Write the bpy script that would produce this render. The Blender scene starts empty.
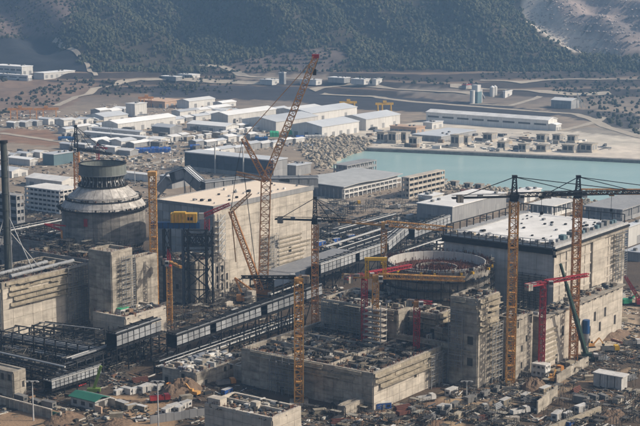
import bpy, math, random
import numpy as np
from mathutils import Vector, Matrix, noise as mnoise

random.seed(7)
RNG = np.random.default_rng(11)
SC = bpy.context.scene
COL = SC.collection
R = math.radians

# ------------------------------------------------------------------ camera
FPX = 1480.0                      # focal length in pixels of a 640 px wide picture
PITCH = math.atan(253.0 / FPX)
HC = 170.0                        # the lookout stands 170 m above the plant platform
cam_d = bpy.data.cameras.new('camera')
cam_d.sensor_width = 36.0
cam_d.lens = 36.0 * FPX / 640.0
cam_d.clip_start = 1.0
cam_d.clip_end = 20000.0
cam = bpy.data.objects.new('camera', cam_d)
COL.objects.link(cam)
cam.location = (0, 0, HC)
cam.rotation_euler = (math.pi / 2 - PITCH, 0, 0)
SC.camera = cam

# ------------------------------------------------------------------ sky, sun, exposure
SUN_HEADING, SUN_ELEV = 93.0, 35.0       # degrees clockwise from the view direction / above horizon
w = bpy.data.worlds.new('World')
SC.world = w
w.use_nodes = True
wn = w.node_tree
wn.nodes.clear()
sky = wn.nodes.new('ShaderNodeTexSky')
sky.sky_type = 'NISHITA'
sky.sun_disc = False
sky.sun_elevation = R(SUN_ELEV)
sky.sun_rotation = R(SUN_HEADING)
sky.dust_density = 5.0
sky.ozone_density = 0.3
bg = wn.nodes.new('ShaderNodeBackground')
bg.inputs['Strength'].default_value = 0.115
wo = wn.nodes.new('ShaderNodeOutputWorld')
wn.links.new(sky.outputs[0], bg.inputs['Color'])
wn.links.new(bg.outputs[0], wo.inputs['Surface'])
sun_d = bpy.data.lights.new('sun', 'SUN')
sun_d.energy = 4.7
sun_d.angle = R(0.6)
sun_d.color = (1.0, 0.9, 0.76)
sun = bpy.data.objects.new('sun', sun_d)
COL.objects.link(sun)
_s = Vector((math.sin(R(SUN_HEADING)) * math.cos(R(SUN_ELEV)),
             math.cos(R(SUN_HEADING)) * math.cos(R(SUN_ELEV)), math.sin(R(SUN_ELEV))))
sun.rotation_euler = _s.to_track_quat('Z', 'Y').to_euler()
sun.location = (400, 300, 600)
SC.view_settings.view_transform = 'Standard'
SC.view_settings.look = 'None'
SC.view_settings.exposure = 0.0
SC.view_settings.gamma = 1.0
SC.cycles.max_bounces = 6
SC.cycles.volume_bounces = 1
SC.cycles.transparent_max_bounces = 8

# ------------------------------------------------------------------ surveying: from photograph bearings to real ground points
CP, SP = math.cos(PITCH), math.sin(PITCH)
ROT = R(54.3)                                     # the plant grid: U runs away to the right, V away to the left
U = Vector((math.cos(ROT), math.sin(ROT), 0))
V = Vector((-math.sin(ROT), math.cos(ROT), 0))

def ray(px, py):
    a = (px - 320.0) / FPX
    b = (213.0 - py) / FPX
    return Vector((a, CP + b * SP, -SP + b * CP))

def G(px, py, z=0.0):
    d = ray(px, py)
    t = (z - HC) / d.z
    return Vector((d.x * t, d.y * t, z))

def AT(px, py, Y):
    d = ray(px, py)
    t = Y / d.y
    return Vector((d.x * t, Y, HC + d.z * t))

def PIX(x, y, z):
    dep = y * CP - (z - HC) * SP
    up = y * SP + (z - HC) * CP
    return 320.0 + FPX * x / dep, 213.0 - FPX * up / dep

def along(p, d, px):
    """distance from p along horizontal direction d until the bearing px is reached"""
    k = (px - 320.0) / FPX
    dep = p.y * CP - (p.z - HC) * SP
    den = d.x - k * d.y * CP
    return (k * dep - p.x) / den

def ZAT(p, py):
    b = (213.0 - py) / FPX
    # up/dep = b ; up = y SP + q CP ; dep = y CP - q SP
    q = (b * p.y * CP - p.y * SP) / (CP + b * SP)
    return HC + q

def in_poly(px, py, poly):
    px = np.asarray(px, float); py = np.asarray(py, float)
    c = np.zeros(px.shape, bool)
    n = len(poly)
    for i in range(n):
        x1, y1 = poly[i]; x2, y2 = poly[(i + 1) % n]
        if y1 == y2:
            continue
        cond = ((y1 > py) != (y2 > py)) & (px < (x2 - x1) * (py - y1) / (y2 - y1) + x1)
        c ^= cond
    return c

# ------------------------------------------------------------------ materials
MATS = {}

def mat(name, c1, c2=None, rough=0.85, scale=0.3, island=0.0, objr=0.0, metal=0.0, bump=0.0,
        streak=0.0, pour=0.0, spec=0.3, attr=None, ramp=None):
    """procedural paint: two tones mixed by world-space noise, vertical streaks, per-piece variation"""
    m = bpy.data.materials.new(name)
    m.use_nodes = True
    nt = m.node_tree
    N, L = nt.nodes, nt.links
    b = N['Principled BSDF']
    b.inputs['Roughness'].default_value = rough
    b.inputs['Metallic'].default_value = metal
    b.inputs['Specular IOR Level'].default_value = spec
    geo = N.new('ShaderNodeNewGeometry')
    if c2 is None:
        c2 = tuple(v * 0.72 for v in c1)
    mp = N.new('ShaderNodeMapping')
    L.new(geo.outputs['Position'], mp.inputs['Vector'])
    nz = N.new('ShaderNodeTexNoise')
    nz.inputs['Scale'].default_value = scale
    nz.inputs['Detail'].default_value = 6
    nz.inputs['Roughness'].default_value = 0.65
    L.new(mp.outputs[0], nz.inputs['Vector'])
    cr = N.new('ShaderNodeMapRange')
    cr.inputs[1].default_value = 0.33
    cr.inputs[2].default_value = 0.67
    L.new(nz.outputs['Fac'], cr.inputs[0])
    mx = N.new('ShaderNodeMix')
    mx.data_type = 'RGBA'
    mx.inputs[6].default_value = (*c1, 1)
    mx.inputs[7].default_value = (*c2, 1)
    L.new(cr.outputs[0], mx.inputs[0])
    col = mx.outputs[2]
    if ramp:
        rp = N.new('ShaderNodeValToRGB')
        rp.color_ramp.interpolation = 'CONSTANT'
        e = rp.color_ramp.elements
        for i, c in enumerate(ramp):
            p = i / len(ramp)
            if i < 2:
                el = e[i]; el.position = p
            else:
                el = e.new(p)
            el.color = (*c, 1)
        L.new(geo.outputs['Random Per Island'], rp.inputs[0])
        m2 = N.new('ShaderNodeMix'); m2.data_type = 'RGBA'; m2.blend_type = 'MULTIPLY'
        m2.inputs[0].default_value = 1.0
        L.new(rp.outputs[0], m2.inputs[6]); L.new(col, m2.inputs[7])
        col = m2.outputs[2]
    if attr:
        at = N.new('ShaderNodeAttribute'); at.attribute_name = attr
        m2 = N.new('ShaderNodeMix'); m2.data_type = 'RGBA'; m2.blend_type = 'MULTIPLY'
        m2.inputs[0].default_value = 1.0
        L.new(at.outputs['Color'], m2.inputs[6]); L.new(col, m2.inputs[7])
        col = m2.outputs[2]

    def mulval(fac_socket, lo, hi):
        nonlocal col
        mr = N.new('ShaderNodeMapRange')
        mr.inputs[3].default_value = lo; mr.inputs[4].default_value = hi
        L.new(fac_socket, mr.inputs[0])
        vm = N.new('ShaderNodeVectorMath'); vm.operation = 'SCALE'
        L.new(col, vm.inputs[0]); L.new(mr.outputs[0], vm.inputs['Scale'])
        col = vm.outputs[0]
    if island:
        mulval(geo.outputs['Random Per Island'], 1 - island, 1 + island)
    if objr:
        oi = N.new('ShaderNodeObjectInfo')
        mulval(oi.outputs['Random'], 1 - objr, 1 + objr)
    if streak:
        mp2 = N.new('ShaderNodeMapping')
        mp2.inputs['Scale'].default_value = (0.8, 0.8, 0.05)
        L.new(geo.outputs['Position'], mp2.inputs['Vector'])
        n2 = N.new('ShaderNodeTexNoise'); n2.inputs['Scale'].default_value = 1.0; n2.inputs['Detail'].default_value = 5
        L.new(mp2.outputs[0], n2.inputs['Vector'])
        mr0 = N.new('ShaderNodeMapRange')
        mr0.inputs[1].default_value = 0.35; mr0.inputs[2].default_value = 0.7
        L.new(n2.outputs['Fac'], mr0.inputs[0])
        mulval(mr0.outputs[0], 1.0, 1 - streak)
    if pour:
        mp3 = N.new('ShaderNodeMapping')
        mp3.inputs['Scale'].default_value = (0.13, 0.13, 0.6)
        L.new(geo.outputs['Position'], mp3.inputs['Vector'])
        n4 = N.new('ShaderNodeTexNoise'); n4.inputs['Scale'].default_value = 1.0; n4.inputs['Detail'].default_value = 4
        L.new(mp3.outputs[0], n4.inputs['Vector'])
        mr1 = N.new('ShaderNodeMapRange')
        mr1.inputs[1].default_value = 0.42; mr1.inputs[2].default_value = 0.66
        L.new(n4.outputs['Fac'], mr1.inputs[0])
        mulval(mr1.outputs[0], 1.0 + pour * 0.25, 1 - pour)
    L.new(col, b.inputs['Base Color'])
    if bump:
        bp = N.new('ShaderNodeBump')
        bp.inputs['Strength'].default_value = bump
        bp.inputs['Distance'].default_value = 0.5
        n3 = N.new('ShaderNodeTexNoise'); n3.inputs['Scale'].default_value = 0.9; n3.inputs['Detail'].default_value = 5
        L.new(geo.outputs['Position'], n3.inputs['Vector'])
        L.new(n3.outputs['Fac'], bp.inputs['Height'])
        L.new(bp.outputs[0], b.inputs['Normal'])
    MATS[name] = m
    return m

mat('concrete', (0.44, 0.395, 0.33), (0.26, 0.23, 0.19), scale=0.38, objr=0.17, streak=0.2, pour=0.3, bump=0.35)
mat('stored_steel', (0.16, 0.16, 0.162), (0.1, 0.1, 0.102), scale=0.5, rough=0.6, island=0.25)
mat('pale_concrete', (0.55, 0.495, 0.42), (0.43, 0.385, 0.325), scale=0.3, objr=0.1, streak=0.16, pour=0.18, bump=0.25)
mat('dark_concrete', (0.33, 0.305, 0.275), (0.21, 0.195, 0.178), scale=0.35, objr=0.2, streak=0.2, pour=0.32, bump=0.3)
mat('formwork', (0.42, 0.37, 0.29), (0.27, 0.23, 0.17), scale=0.35, objr=0.2, streak=0.3)
mat('tan_roof', (0.78, 0.66, 0.53), (0.70, 0.59, 0.47), scale=0.05, bump=0.1)
mat('white_roof', (0.76, 0.745, 0.72), (0.56, 0.55, 0.53), scale=0.11, bump=0.1, island=0.05)
mat('far_white_roof', (0.74, 0.735, 0.72), (0.62, 0.62, 0.61), scale=0.03, objr=0.2)
mat('grey_blue_roof', (0.52, 0.54, 0.56), (0.43, 0.45, 0.475), scale=0.03, objr=0.15)
mat('pavilion_roof', (0.46, 0.465, 0.455), (0.35, 0.355, 0.35), scale=0.15, rough=0.6)
mat('far_wall', (0.68, 0.665, 0.63), (0.57, 0.555, 0.53), scale=0.05, objr=0.14, streak=0.2)
mat('grey_wall', (0.34, 0.34, 0.34), (0.26, 0.26, 0.262), scale=0.06, objr=0.14, streak=0.25)
mat('peach_wall', (0.56, 0.39, 0.27), (0.44, 0.3, 0.21), scale=0.1, objr=0.1)
mat('hall_cladding', (0.58, 0.565, 0.545), (0.47, 0.46, 0.445), scale=0.12, objr=0.07, streak=0.25, pour=0.15, rough=0.7)
mat('slate_cladding', (0.26, 0.262, 0.268), (0.195, 0.197, 0.205), scale=0.1, objr=0.12, rough=0.6, streak=0.2)
mat('navy_cladding', (0.035, 0.05, 0.075), (0.025, 0.035, 0.055), scale=0.1, objr=0.25, rough=0.5)
mat('teal_cladding', (0.12, 0.19, 0.21), (0.09, 0.14, 0.16), scale=0.1, objr=0.1, rough=0.6)
mat('glazing', (0.38, 0.385, 0.385), (0.27, 0.275, 0.28), scale=0.15, objr=0.25, rough=0.35, spec=0.5)
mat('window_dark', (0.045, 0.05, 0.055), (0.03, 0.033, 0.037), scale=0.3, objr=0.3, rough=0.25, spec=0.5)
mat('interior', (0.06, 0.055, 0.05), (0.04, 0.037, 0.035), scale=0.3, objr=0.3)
mat('dark_steel', (0.03, 0.031, 0.034), (0.017, 0.018, 0.02), scale=0.5, objr=0.35, rough=0.75, island=0.3, spec=0.15)
mat('grey_steel', (0.24, 0.25, 0.26), (0.17, 0.175, 0.185), scale=0.4, objr=0.2, rough=0.55, island=0.2)
mat('light_steel', (0.48, 0.48, 0.47), (0.36, 0.36, 0.355), scale=0.4, objr=0.15, rough=0.5, island=0.2)
mat('crane_yellow', (0.64, 0.37, 0.12), (0.36, 0.165, 0.05), scale=0.4, rough=0.55, island=0.22)
mat('crane_orange', (0.55, 0.27, 0.085), (0.38, 0.16, 0.055), scale=0.5, rough=0.55, island=0.2)
mat('boom_ochre', (0.5, 0.27, 0.11), (0.36, 0.18, 0.075), scale=0.5, rough=0.55, island=0.25)
mat('crane_red', (0.37, 0.035, 0.045), (0.24, 0.022, 0.03), scale=0.5, rough=0.5, island=0.2)
mat('stack_paint', (0.075, 0.085, 0.082), (0.05, 0.058, 0.056), scale=0.4, rough=0.6, streak=0.2)
mat('crane_green', (0.028, 0.06, 0.045), (0.02, 0.04, 0.033), scale=0.5, rough=0.5)
mat('lime_green', (0.15, 0.23, 0.045), (0.1, 0.16, 0.035), scale=0.5, rough=0.5)
mat('hoist_yellow', (0.66, 0.40, 0.035), (0.46, 0.27, 0.03), scale=0.3, rough=0.45)
mat('girder_blue', (0.02, 0.085, 0.22), (0.018, 0.06, 0.16), scale=0.3, rough=0.45)
mat('tarp_blue', (0.035, 0.11, 0.38), (0.025, 0.08, 0.28), scale=0.3, rough=0.5, objr=0.2)
mat('tarp_green', (0.05, 0.4, 0.2), (0.035, 0.3, 0.15), scale=0.3, rough=0.5)
mat('roof_green', (0.03, 0.15, 0.1), (0.022, 0.115, 0.08), scale=0.3, rough=0.6)
mat('ring_green', (0.2, 0.215, 0.2), (0.145, 0.16, 0.15), scale=0.25, objr=0.12, rough=0.55, streak=0.2)
mat('dome_liner', (0.60, 0.57, 0.53), (0.36, 0.335, 0.31), scale=0.3, objr=0.14, streak=0.35, rough=0.7)
mat('ring_liner', (0.56, 0.54, 0.51), (0.45, 0.435, 0.41), scale=0.2, objr=0.06, streak=0.15, rough=0.6)
mat('rebar_red', (0.13, 0.05, 0.035), (0.08, 0.035, 0.028), scale=0.5, island=0.4)
mat('gallery_panel', (0.36, 0.37, 0.38), (0.22, 0.23, 0.245), scale=0.35, objr=0.3, rough=0.45)
mat('cabin_white', (0.58, 0.565, 0.54), (0.42, 0.41, 0.39), scale=0.6, objr=0.2, streak=0.25, rough=0.6)
mat('cabin_grey', (0.22, 0.215, 0.205), (0.15, 0.147, 0.14), scale=0.5, objr=0.2, streak=0.25, rough=0.6)
mat('cabin_beige', (0.36, 0.31, 0.235), (0.26, 0.22, 0.165), scale=0.5, objr=0.2, streak=0.25, rough=0.6)
mat('tyre', (0.02, 0.02, 0.02), (0.03, 0.028, 0.025), rough=0.9)
mat('car_red', (0.4, 0.04, 0.04), (0.35, 0.035, 0.035), rough=0.35, spec=0.5)
mat('rock', (0.36, 0.31, 0.24), (0.25, 0.215, 0.17), scale=0.4, island=0.3)
mat('quarry_rock', (0.40, 0.345, 0.315), (0.29, 0.25, 0.235), scale=0.02, island=0.14)
mat('soil_heap', (0.19, 0.128, 0.085), (0.105, 0.072, 0.05), scale=0.4, bump=0.6)
mat('ground_mat', (1.12, 1.1, 1.07), (0.66, 0.66, 0.67), scale=0.045, attr='zone', rough=0.95, bump=0.7, spec=0.15)
mat('road_mat', (0.44, 0.385, 0.31), (0.32, 0.275, 0.22), scale=0.12, rough=0.95, bump=0.2, spec=0.15)
mat('debris_mat', (1.1, 1.1, 1.08), (0.7, 0.68, 0.65), scale=0.8, rough=0.85,
    ramp=[(0.035, 0.034, 0.034), (0.24, 0.22, 0.19), (0.06, 0.055, 0.05), (0.46, 0.44, 0.4), (0.1, 0.088, 0.075),
          (0.16, 0.09, 0.06), (0.3, 0.26, 0.2), (0.03, 0.032, 0.036), (0.6, 0.58, 0.55), (0.08, 0.07, 0.062),
          (0.25, 0.16, 0.1), (0.06, 0.075, 0.1), (0.14, 0.13, 0.12), (0.1, 0.085, 0.068), (0.04, 0.038, 0.036), (0.3, 0.27, 0.22), (0.05, 0.045, 0.04), (0.08, 0.065, 0.05)])
mat('scaffold_mat', (1.1, 1.1, 1.08), (0.7, 0.68, 0.65), scale=0.8, rough=0.75,
    ramp=[(0.04, 0.04, 0.042), (0.12, 0.115, 0.11), (0.07, 0.065, 0.06), (0.3, 0.28, 0.24), (0.05, 0.05, 0.055), (0.18, 0.15, 0.11), (0.09, 0.085, 0.08)])
mat('yard_mat', (1.1, 1.1, 1.08), (0.78, 0.76, 0.73), scale=0.3, rough=0.85,
    ramp=[(0.65, 0.64, 0.61), (0.36, 0.345, 0.32), (0.1, 0.1, 0.1), (0.5, 0.485, 0.46), (0.24, 0.19, 0.15),
          (0.7, 0.69, 0.67), (0.09, 0.095, 0.1), (0.42, 0.35, 0.27), (0.2, 0.22, 0.26), (0.58, 0.565, 0.53), (0.3, 0.275, 0.24)])
mat('tree_mat', (0.082, 0.083, 0.048), (0.038, 0.045, 0.03), scale=0.018, island=0.4, rough=0.95, spec=0.1)
mat('scrub_mat', (0.06, 0.06, 0.035), (0.04, 0.04, 0.028), scale=0.05, island=0.4, rough=0.95, spec=0.1)

# the harbour water
def water_material():
    m = bpy.data.materials.new('harbour_water')
    m.use_nodes = True
    N, L = m.node_tree.nodes, m.node_tree.links
    b = N['Principled BSDF']
    geo = N.new('ShaderNodeNewGeometry')
    nz = N.new('ShaderNodeTexNoise'); nz.inputs['Scale'].default_value = 0.012; nz.inputs['Detail'].default_value = 7; nz.inputs['Distortion'].default_value = 1.5
    L.new(geo.outputs['Position'], nz.inputs['Vector'])
    mx = N.new('ShaderNodeMix'); mx.data_type = 'RGBA'
    mx.inputs[6].default_value = (0.42, 0.555, 0.52, 1); mx.inputs[7].default_value = (0.28, 0.44, 0.42, 1)
    L.new(nz.outputs['Fac'], mx.inputs[0]); L.new(mx.outputs[2], b.inputs['Base Color'])
    b.inputs['Roughness'].default_value = 0.22
    b.inputs['Specular IOR Level'].default_value = 0.4
    n2 = N.new('ShaderNodeTexNoise'); n2.inputs['Scale'].default_value = 0.35; n2.inputs['Detail'].default_value = 3
    L.new(geo.outputs['Position'], n2.inputs['Vector'])
    bp = N.new('ShaderNodeBump'); bp.inputs['Strength'].default_value = 0.35; bp.inputs['Distance'].default_value = 0.4
    L.new(n2.outputs['Fac'], bp.inputs['Height']); L.new(bp.outputs[0], b.inputs['Normal'])
    MATS['harbour_water'] = m
water_material()

# ------------------------------------------------------------------ mesh helpers
CUBE_V = [(-.5, -.5, -.5), (.5, -.5, -.5), (.5, .5, -.5), (-.5, .5, -.5), (-.5, -.5, .5), (.5, -.5, .5), (.5, .5, .5), (-.5, .5, .5)]
CUBE_F = [(0, 3, 2, 1), (4, 5, 6, 7), (0, 1, 5, 4), (1, 2, 6, 5), (2, 3, 7, 6), (3, 0, 4, 7)]
_ub = {}

def unit_box(m):
    if m not in _ub:
        me = bpy.data.meshes.new('piece_' + m)
        me.from_pydata(CUBE_V, [], CUBE_F)
        me.materials.append(MATS[m])
        _ub[m] = me
    return _ub[m]

def link(name, me, parent=None, loc=None):
    o = bpy.data.objects.new(name, me)
    COL.objects.link(o)
    if parent is not None:
        o.parent = parent
    if loc is not None:
        o.location = loc
    return o

def piece(name, m, parent, x0, y0, z0, x1, y1, z1):
    o = link(name, unit_box(m), parent)
    o.location = ((x0 + x1) / 2, (y0 + y1) / 2, (z0 + z1) / 2)
    o.scale = (abs(x1 - x0), abs(y1 - y0), abs(z1 - z0))
    return o

def rod(name, m, parent, p, q, wd, ht=None):
    p, q = Vector(p), Vector(q)
    d = q - p
    o = link(name, unit_box(m), parent)
    o.location = (p + q) / 2
    o.scale = (d.length, wd, ht or wd)
    o.rotation_mode = 'QUATERNION'
    o.rotation_quaternion = d.to_track_quat('X', 'Z')
    return o

class MB:
    def __init__(s):
        s.v = []; s.f = []

    def box(s, x0, y0, z0, x1, y1, z1):
        n = len(s.v)
        s.v += [(x0, y0, z0), (x1, y0, z0), (x1, y1, z0), (x0, y1, z0), (x0, y0, z1), (x1, y0, z1), (x1, y1, z1), (x0, y1, z1)]
        s.f += [tuple(i + n for i in f) for f in CUBE_F]
        return s

    def bar(s, p, q, wd, ht=None):
        p, q = Vector(p), Vector(q)
        d = (q - p)
        if d.length < 1e-6:
            return s
        d.normalize()
        a = Vector((0, 0, 1)) if abs(d.z) < 0.95 else Vector((0, 1, 0))
        x = d.cross(a).normalized() * (wd / 2)
        y = x.cross(d).normalized() * ((ht or wd) / 2)
        n = len(s.v)
        for c in (p, q):
            s.v += [tuple(c - x - y), tuple(c + x - y), tuple(c + x + y), tuple(c - x + y)]
        s.f += [(n, n + 1, n + 2, n + 3), (n + 7, n + 6, n + 5, n + 4)]
        for i in range(4):
            j = (i + 1) % 4
            s.f.append((n + i, n + 4 + i, n + 4 + j, n + j))
        return s

    def cyl(s, p, q, r0, r1=None, n=12, cap=True):
        p, q = Vector(p), Vector(q)
        r1 = r0 if r1 is None else r1
        d = (q - p).normalized()
        a = Vector((0, 0, 1)) if abs(d.z) < 0.95 else Vector((0, 1, 0))
        x = d.cross(a).normalized(); y = x.cross(d).normalized()
        b = len(s.v)
        for c, r in ((p, r0), (q, r1)):
            for i in range(n):
                t = 2 * math.pi * i / n
                s.v.append(tuple(c + x * (r * math.cos(t)) + y * (r * math.sin(t))))
        for i in range(n):
            j = (i + 1) % n
            s.f.append((b + i, b + n + i, b + n + j, b + j))
        if cap:
            s.f.append(tuple(b + i for i in range(n)))
            s.f.append(tuple(b + n + i for i in reversed(range(n))))
        return s

    def arc(s, r0, r1, z0, z1, a0, a1, n, R0=None, R1=None):
        """a closed wall segment between radii r0 (inner) and r1 (outer); R0, R1 radii at the top"""
        R0 = r0 if R0 is None else R0; R1 = r1 if R1 is None else R1
        b = len(s.v)
        for i in range(n + 1):
            t = a0 + (a1 - a0) * i / n
            c, q = math.cos(t), math.sin(t)
            s.v += [(r0 * c, r0 * q, z0), (r1 * c, r1 * q, z0), (R1 * c, R1 * q, z1), (R0 * c, R0 * q, z1)]
        for i in range(n):
            k = b + 4 * i
            for j in range(4):
                l = (j + 1) % 4
                s.f.append((k + j, k + l, k + 4 + l, k + 4 + j))
        if abs(a1 - a0) < 2 * math.pi - 1e-4:
            s.f.append((b + 3, b + 2, b + 1, b)); e = b + 4 * n; s.f.append((e, e + 1, e + 2, e + 3))
        return s

    def prism(s, pts, d):
        """extrude a closed outline of 3-D points by the vector d"""
        n = len(pts); b = len(s.v); d = Vector(d)
        s.v += [tuple(p) for p in pts] + [tuple(Vector(p) + d) for p in pts]
        s.f.append(tuple(b + i for i in reversed(range(n)))); s.f.append(tuple(b + n + i for i in range(n)))
        for i in range(n):
            j = (i + 1) % n
            s.f.append((b + i, b + j, b + n + j, b + n + i))
        return s

    def lattice(s, p, q, w0, w1, step, tc, td, flat=False):
        """square lattice girder with chords, battens and diagonals"""
        p, q = Vector(p), Vector(q)
        d = q - p; Ln = d.length; d.normalize()
        a = Vector((0, 0, 1)) if abs(d.z) < 0.9 else Vector((0, 1, 0))
        x = d.cross(a).normalized(); y = x.cross(d).normalized()
        n = max(2, int(round(Ln / step)))
        cor = [(-1, -1), (1, -1), (1, 1), (-1, 1)]

        def pt(i, k):
            t = i / n; ww = (w0 + (w1 - w0) * t) / 2
            return p + d * (Ln * t) + x * (cor[k % 4][0] * ww) + y * (cor[k % 4][1] * ww)
        for k in range(4):
            s.bar(pt(0, k), pt(n, k), tc)
        for i in range(n):
            for k in range(4):
                if (i + k) % 2:
                    s.bar(pt(i, k), pt(i + 1, k + 1), td)
                else:
                    s.bar(pt(i, k + 1), pt(i + 1, k), td)
                s.bar(pt(i, k), pt(i, k + 1), td)
        return s

    def build(s, name, m, parent=None, loc=None, smooth=False):
        me = bpy.data.meshes.new(name)
        me.from_pydata(s.v, [], s.f)
        me.materials.append(MATS[m])
        if smooth:
            me.polygons.foreach_set('use_smooth', [True] * len(me.polygons))
        me.update()
        return link(name, me, parent, loc)

def np_mesh(name, v, f, m, parent=None, smooth=False):
    """mesh from arrays, f has one face size"""
    me = bpy.data.meshes.new(name)
    nv, nf, k = len(v), len(f), f.shape[1]
    me.vertices.add(nv); me.loops.add(nf * k); me.polygons.add(nf)
    me.vertices.foreach_set('co', np.asarray(v, np.float32).ravel())
    me.loops.foreach_set('vertex_index', np.asarray(f, np.int32).ravel())
    me.polygons.foreach_set('loop_start', np.arange(0, nf * k, k, dtype=np.int32))
    me.polygons.foreach_set('loop_total', np.full(nf, k, np.int32))
    me.polygons.foreach_set('use_smooth', np.full(nf, bool(smooth)))
    me.materials.append(MATS[m])
    me.update(calc_edges=True)
    return link(name, me, parent)

def tag(o, label=None, cat=None, group=None, kind=None):
    if label: o['label'] = label
    if cat: o['category'] = cat
    if group: o['group'] = group
    if kind: o['kind'] = kind
    return o

def thing(name, label, cat, loc=(0, 0, 0), rz=0.0, group=None):
    o = bpy.data.objects.new(name, None)
    o.empty_display_size = 2.0
    COL.objects.link(o)
    o.location = loc
    o.rotation_euler = (0, 0, rz)
    return tag(o, label, cat, group)

def copy_tree(o, parent=None):
    c = o.copy(); COL.objects.link(c)
    c.parent = parent
    for ch in o.children:
        copy_tree(ch, c)
    return c

# ------------------------------------------------------------------ terrain
def smooth(a, b, x):
    t = np.clip((x - a) / (b - a), 0, 1)
    return t * t * (3 - 2 * t)

WATER = [(331, 167), (336, 160), (350, 153), (366, 148.5), (420, 150.5), (500, 154), (640, 160.5), (1000, 178), (1000, 240),
         (760, 222), (640, 207), (585, 201), (540, 196), (500, 190.5), (470, 188.5), (440, 184.5), (405, 178.5), (372, 173.5), (345, 170.5)]

HILL_Y = 2045.0

def terraces(X, Y):
    """stepped earthworks behind the harbour: position within the step and height"""
    X = np.asarray(X, float); Y = np.asarray(Y, float)
    n = np.array([mnoise.fractal(Vector((x / 330., y / 500., 8.1)), 1.0, 2.0, 3) for x, y in zip(X.ravel(), Y.ravel())]).reshape(X.shape)
    r = np.clip(Y - 1850 + 75 * n, 0, 400) * 0.098
    k = np.floor(r / 6.2); f = r / 6.2 - k
    return f, 6.2 * (k + smooth(0.5, 0.9, f))

def terrain(X, Y):
    """ground height, arrays in and out"""
    X = np.asarray(X, float); Y = np.asarray(Y, float)
    nz = np.array([mnoise.fractal(Vector((x / 260., y / 260., 0.3)), 1.0, 2.0, 5) for x, y in zip(X.ravel(), Y.ravel())]).reshape(X.shape)
    small = np.array([mnoise.noise(Vector((x / 22., y / 22., 4.3))) for x, y in zip(X.ravel(), Y.ravel())]).reshape(X.shape)
    fr_, h = terraces(X, Y)
    h += smooth(1900, 2080, Y) * (nz * 2)
    h += small * 0.28 * smooth(300, 600, Y) + small * 0.5 * smooth(1850, 2050, Y) + small * 1.2 * smooth(2100, 2200, Y)
    d = np.clip(Y - HILL_Y, 0, None)
    rid = np.array([mnoise.fractal(Vector((x / 420. + 5, y / 600., 7.3)), 0.9, 2.0, 4) for x, y in zip(X.ravel(), Y.ravel())]).reshape(X.shape)
    slope = 0.27 + 0.05 * np.sin(X / 260.0 + 0.6)
    h += d * slope - 0.00006 * d * d
    h += smooth(20, 260, d) * rid * 48
    sk = X + 0.45 * d + 30 * rid
    h += smooth(0, 160, d) * (20 * np.sin(sk / 42.0 + 0.9) + 9 * np.sin(sk / 15.5 + 2.0))
    qm = smooth(530, 570, 320 + X / Y * FPX * 1.014 - 0.35 * (d - 150)) * (d > 0)
    qs = np.floor(h / 11.0); qf = h / 11.0 - qs
    h = h * (1 - qm) + 11.0 * (qs + smooth(0.45, 0.95, qf)) * qm
    px, py = PIX(X, Y, 0.0)
    w_in = in_poly(px, py, WATER) & (Y < 1800) & (Y > 900)
    h = np.where(w_in, -8.0, h)
    return h

def T1(x, y):
    return float(terrain(np.array([x]), np.array([y]))[0])

def TG(px, py):
    """the ground point seen at this bearing, also on the slopes"""
    g = G(px, py, 0.0)
    if g.y < 1840:
        return g
    Y = np.arange(1840, 3600, 6.0)
    d = ray(px, py)
    X = d.x / d.y * Y; Z = HC + d.z / d.y * Y
    hz = terrain(X, Y)
    k = np.argmax(Z < hz)
    return Vector((X[k], Y[k], float(hz[k])))

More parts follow.
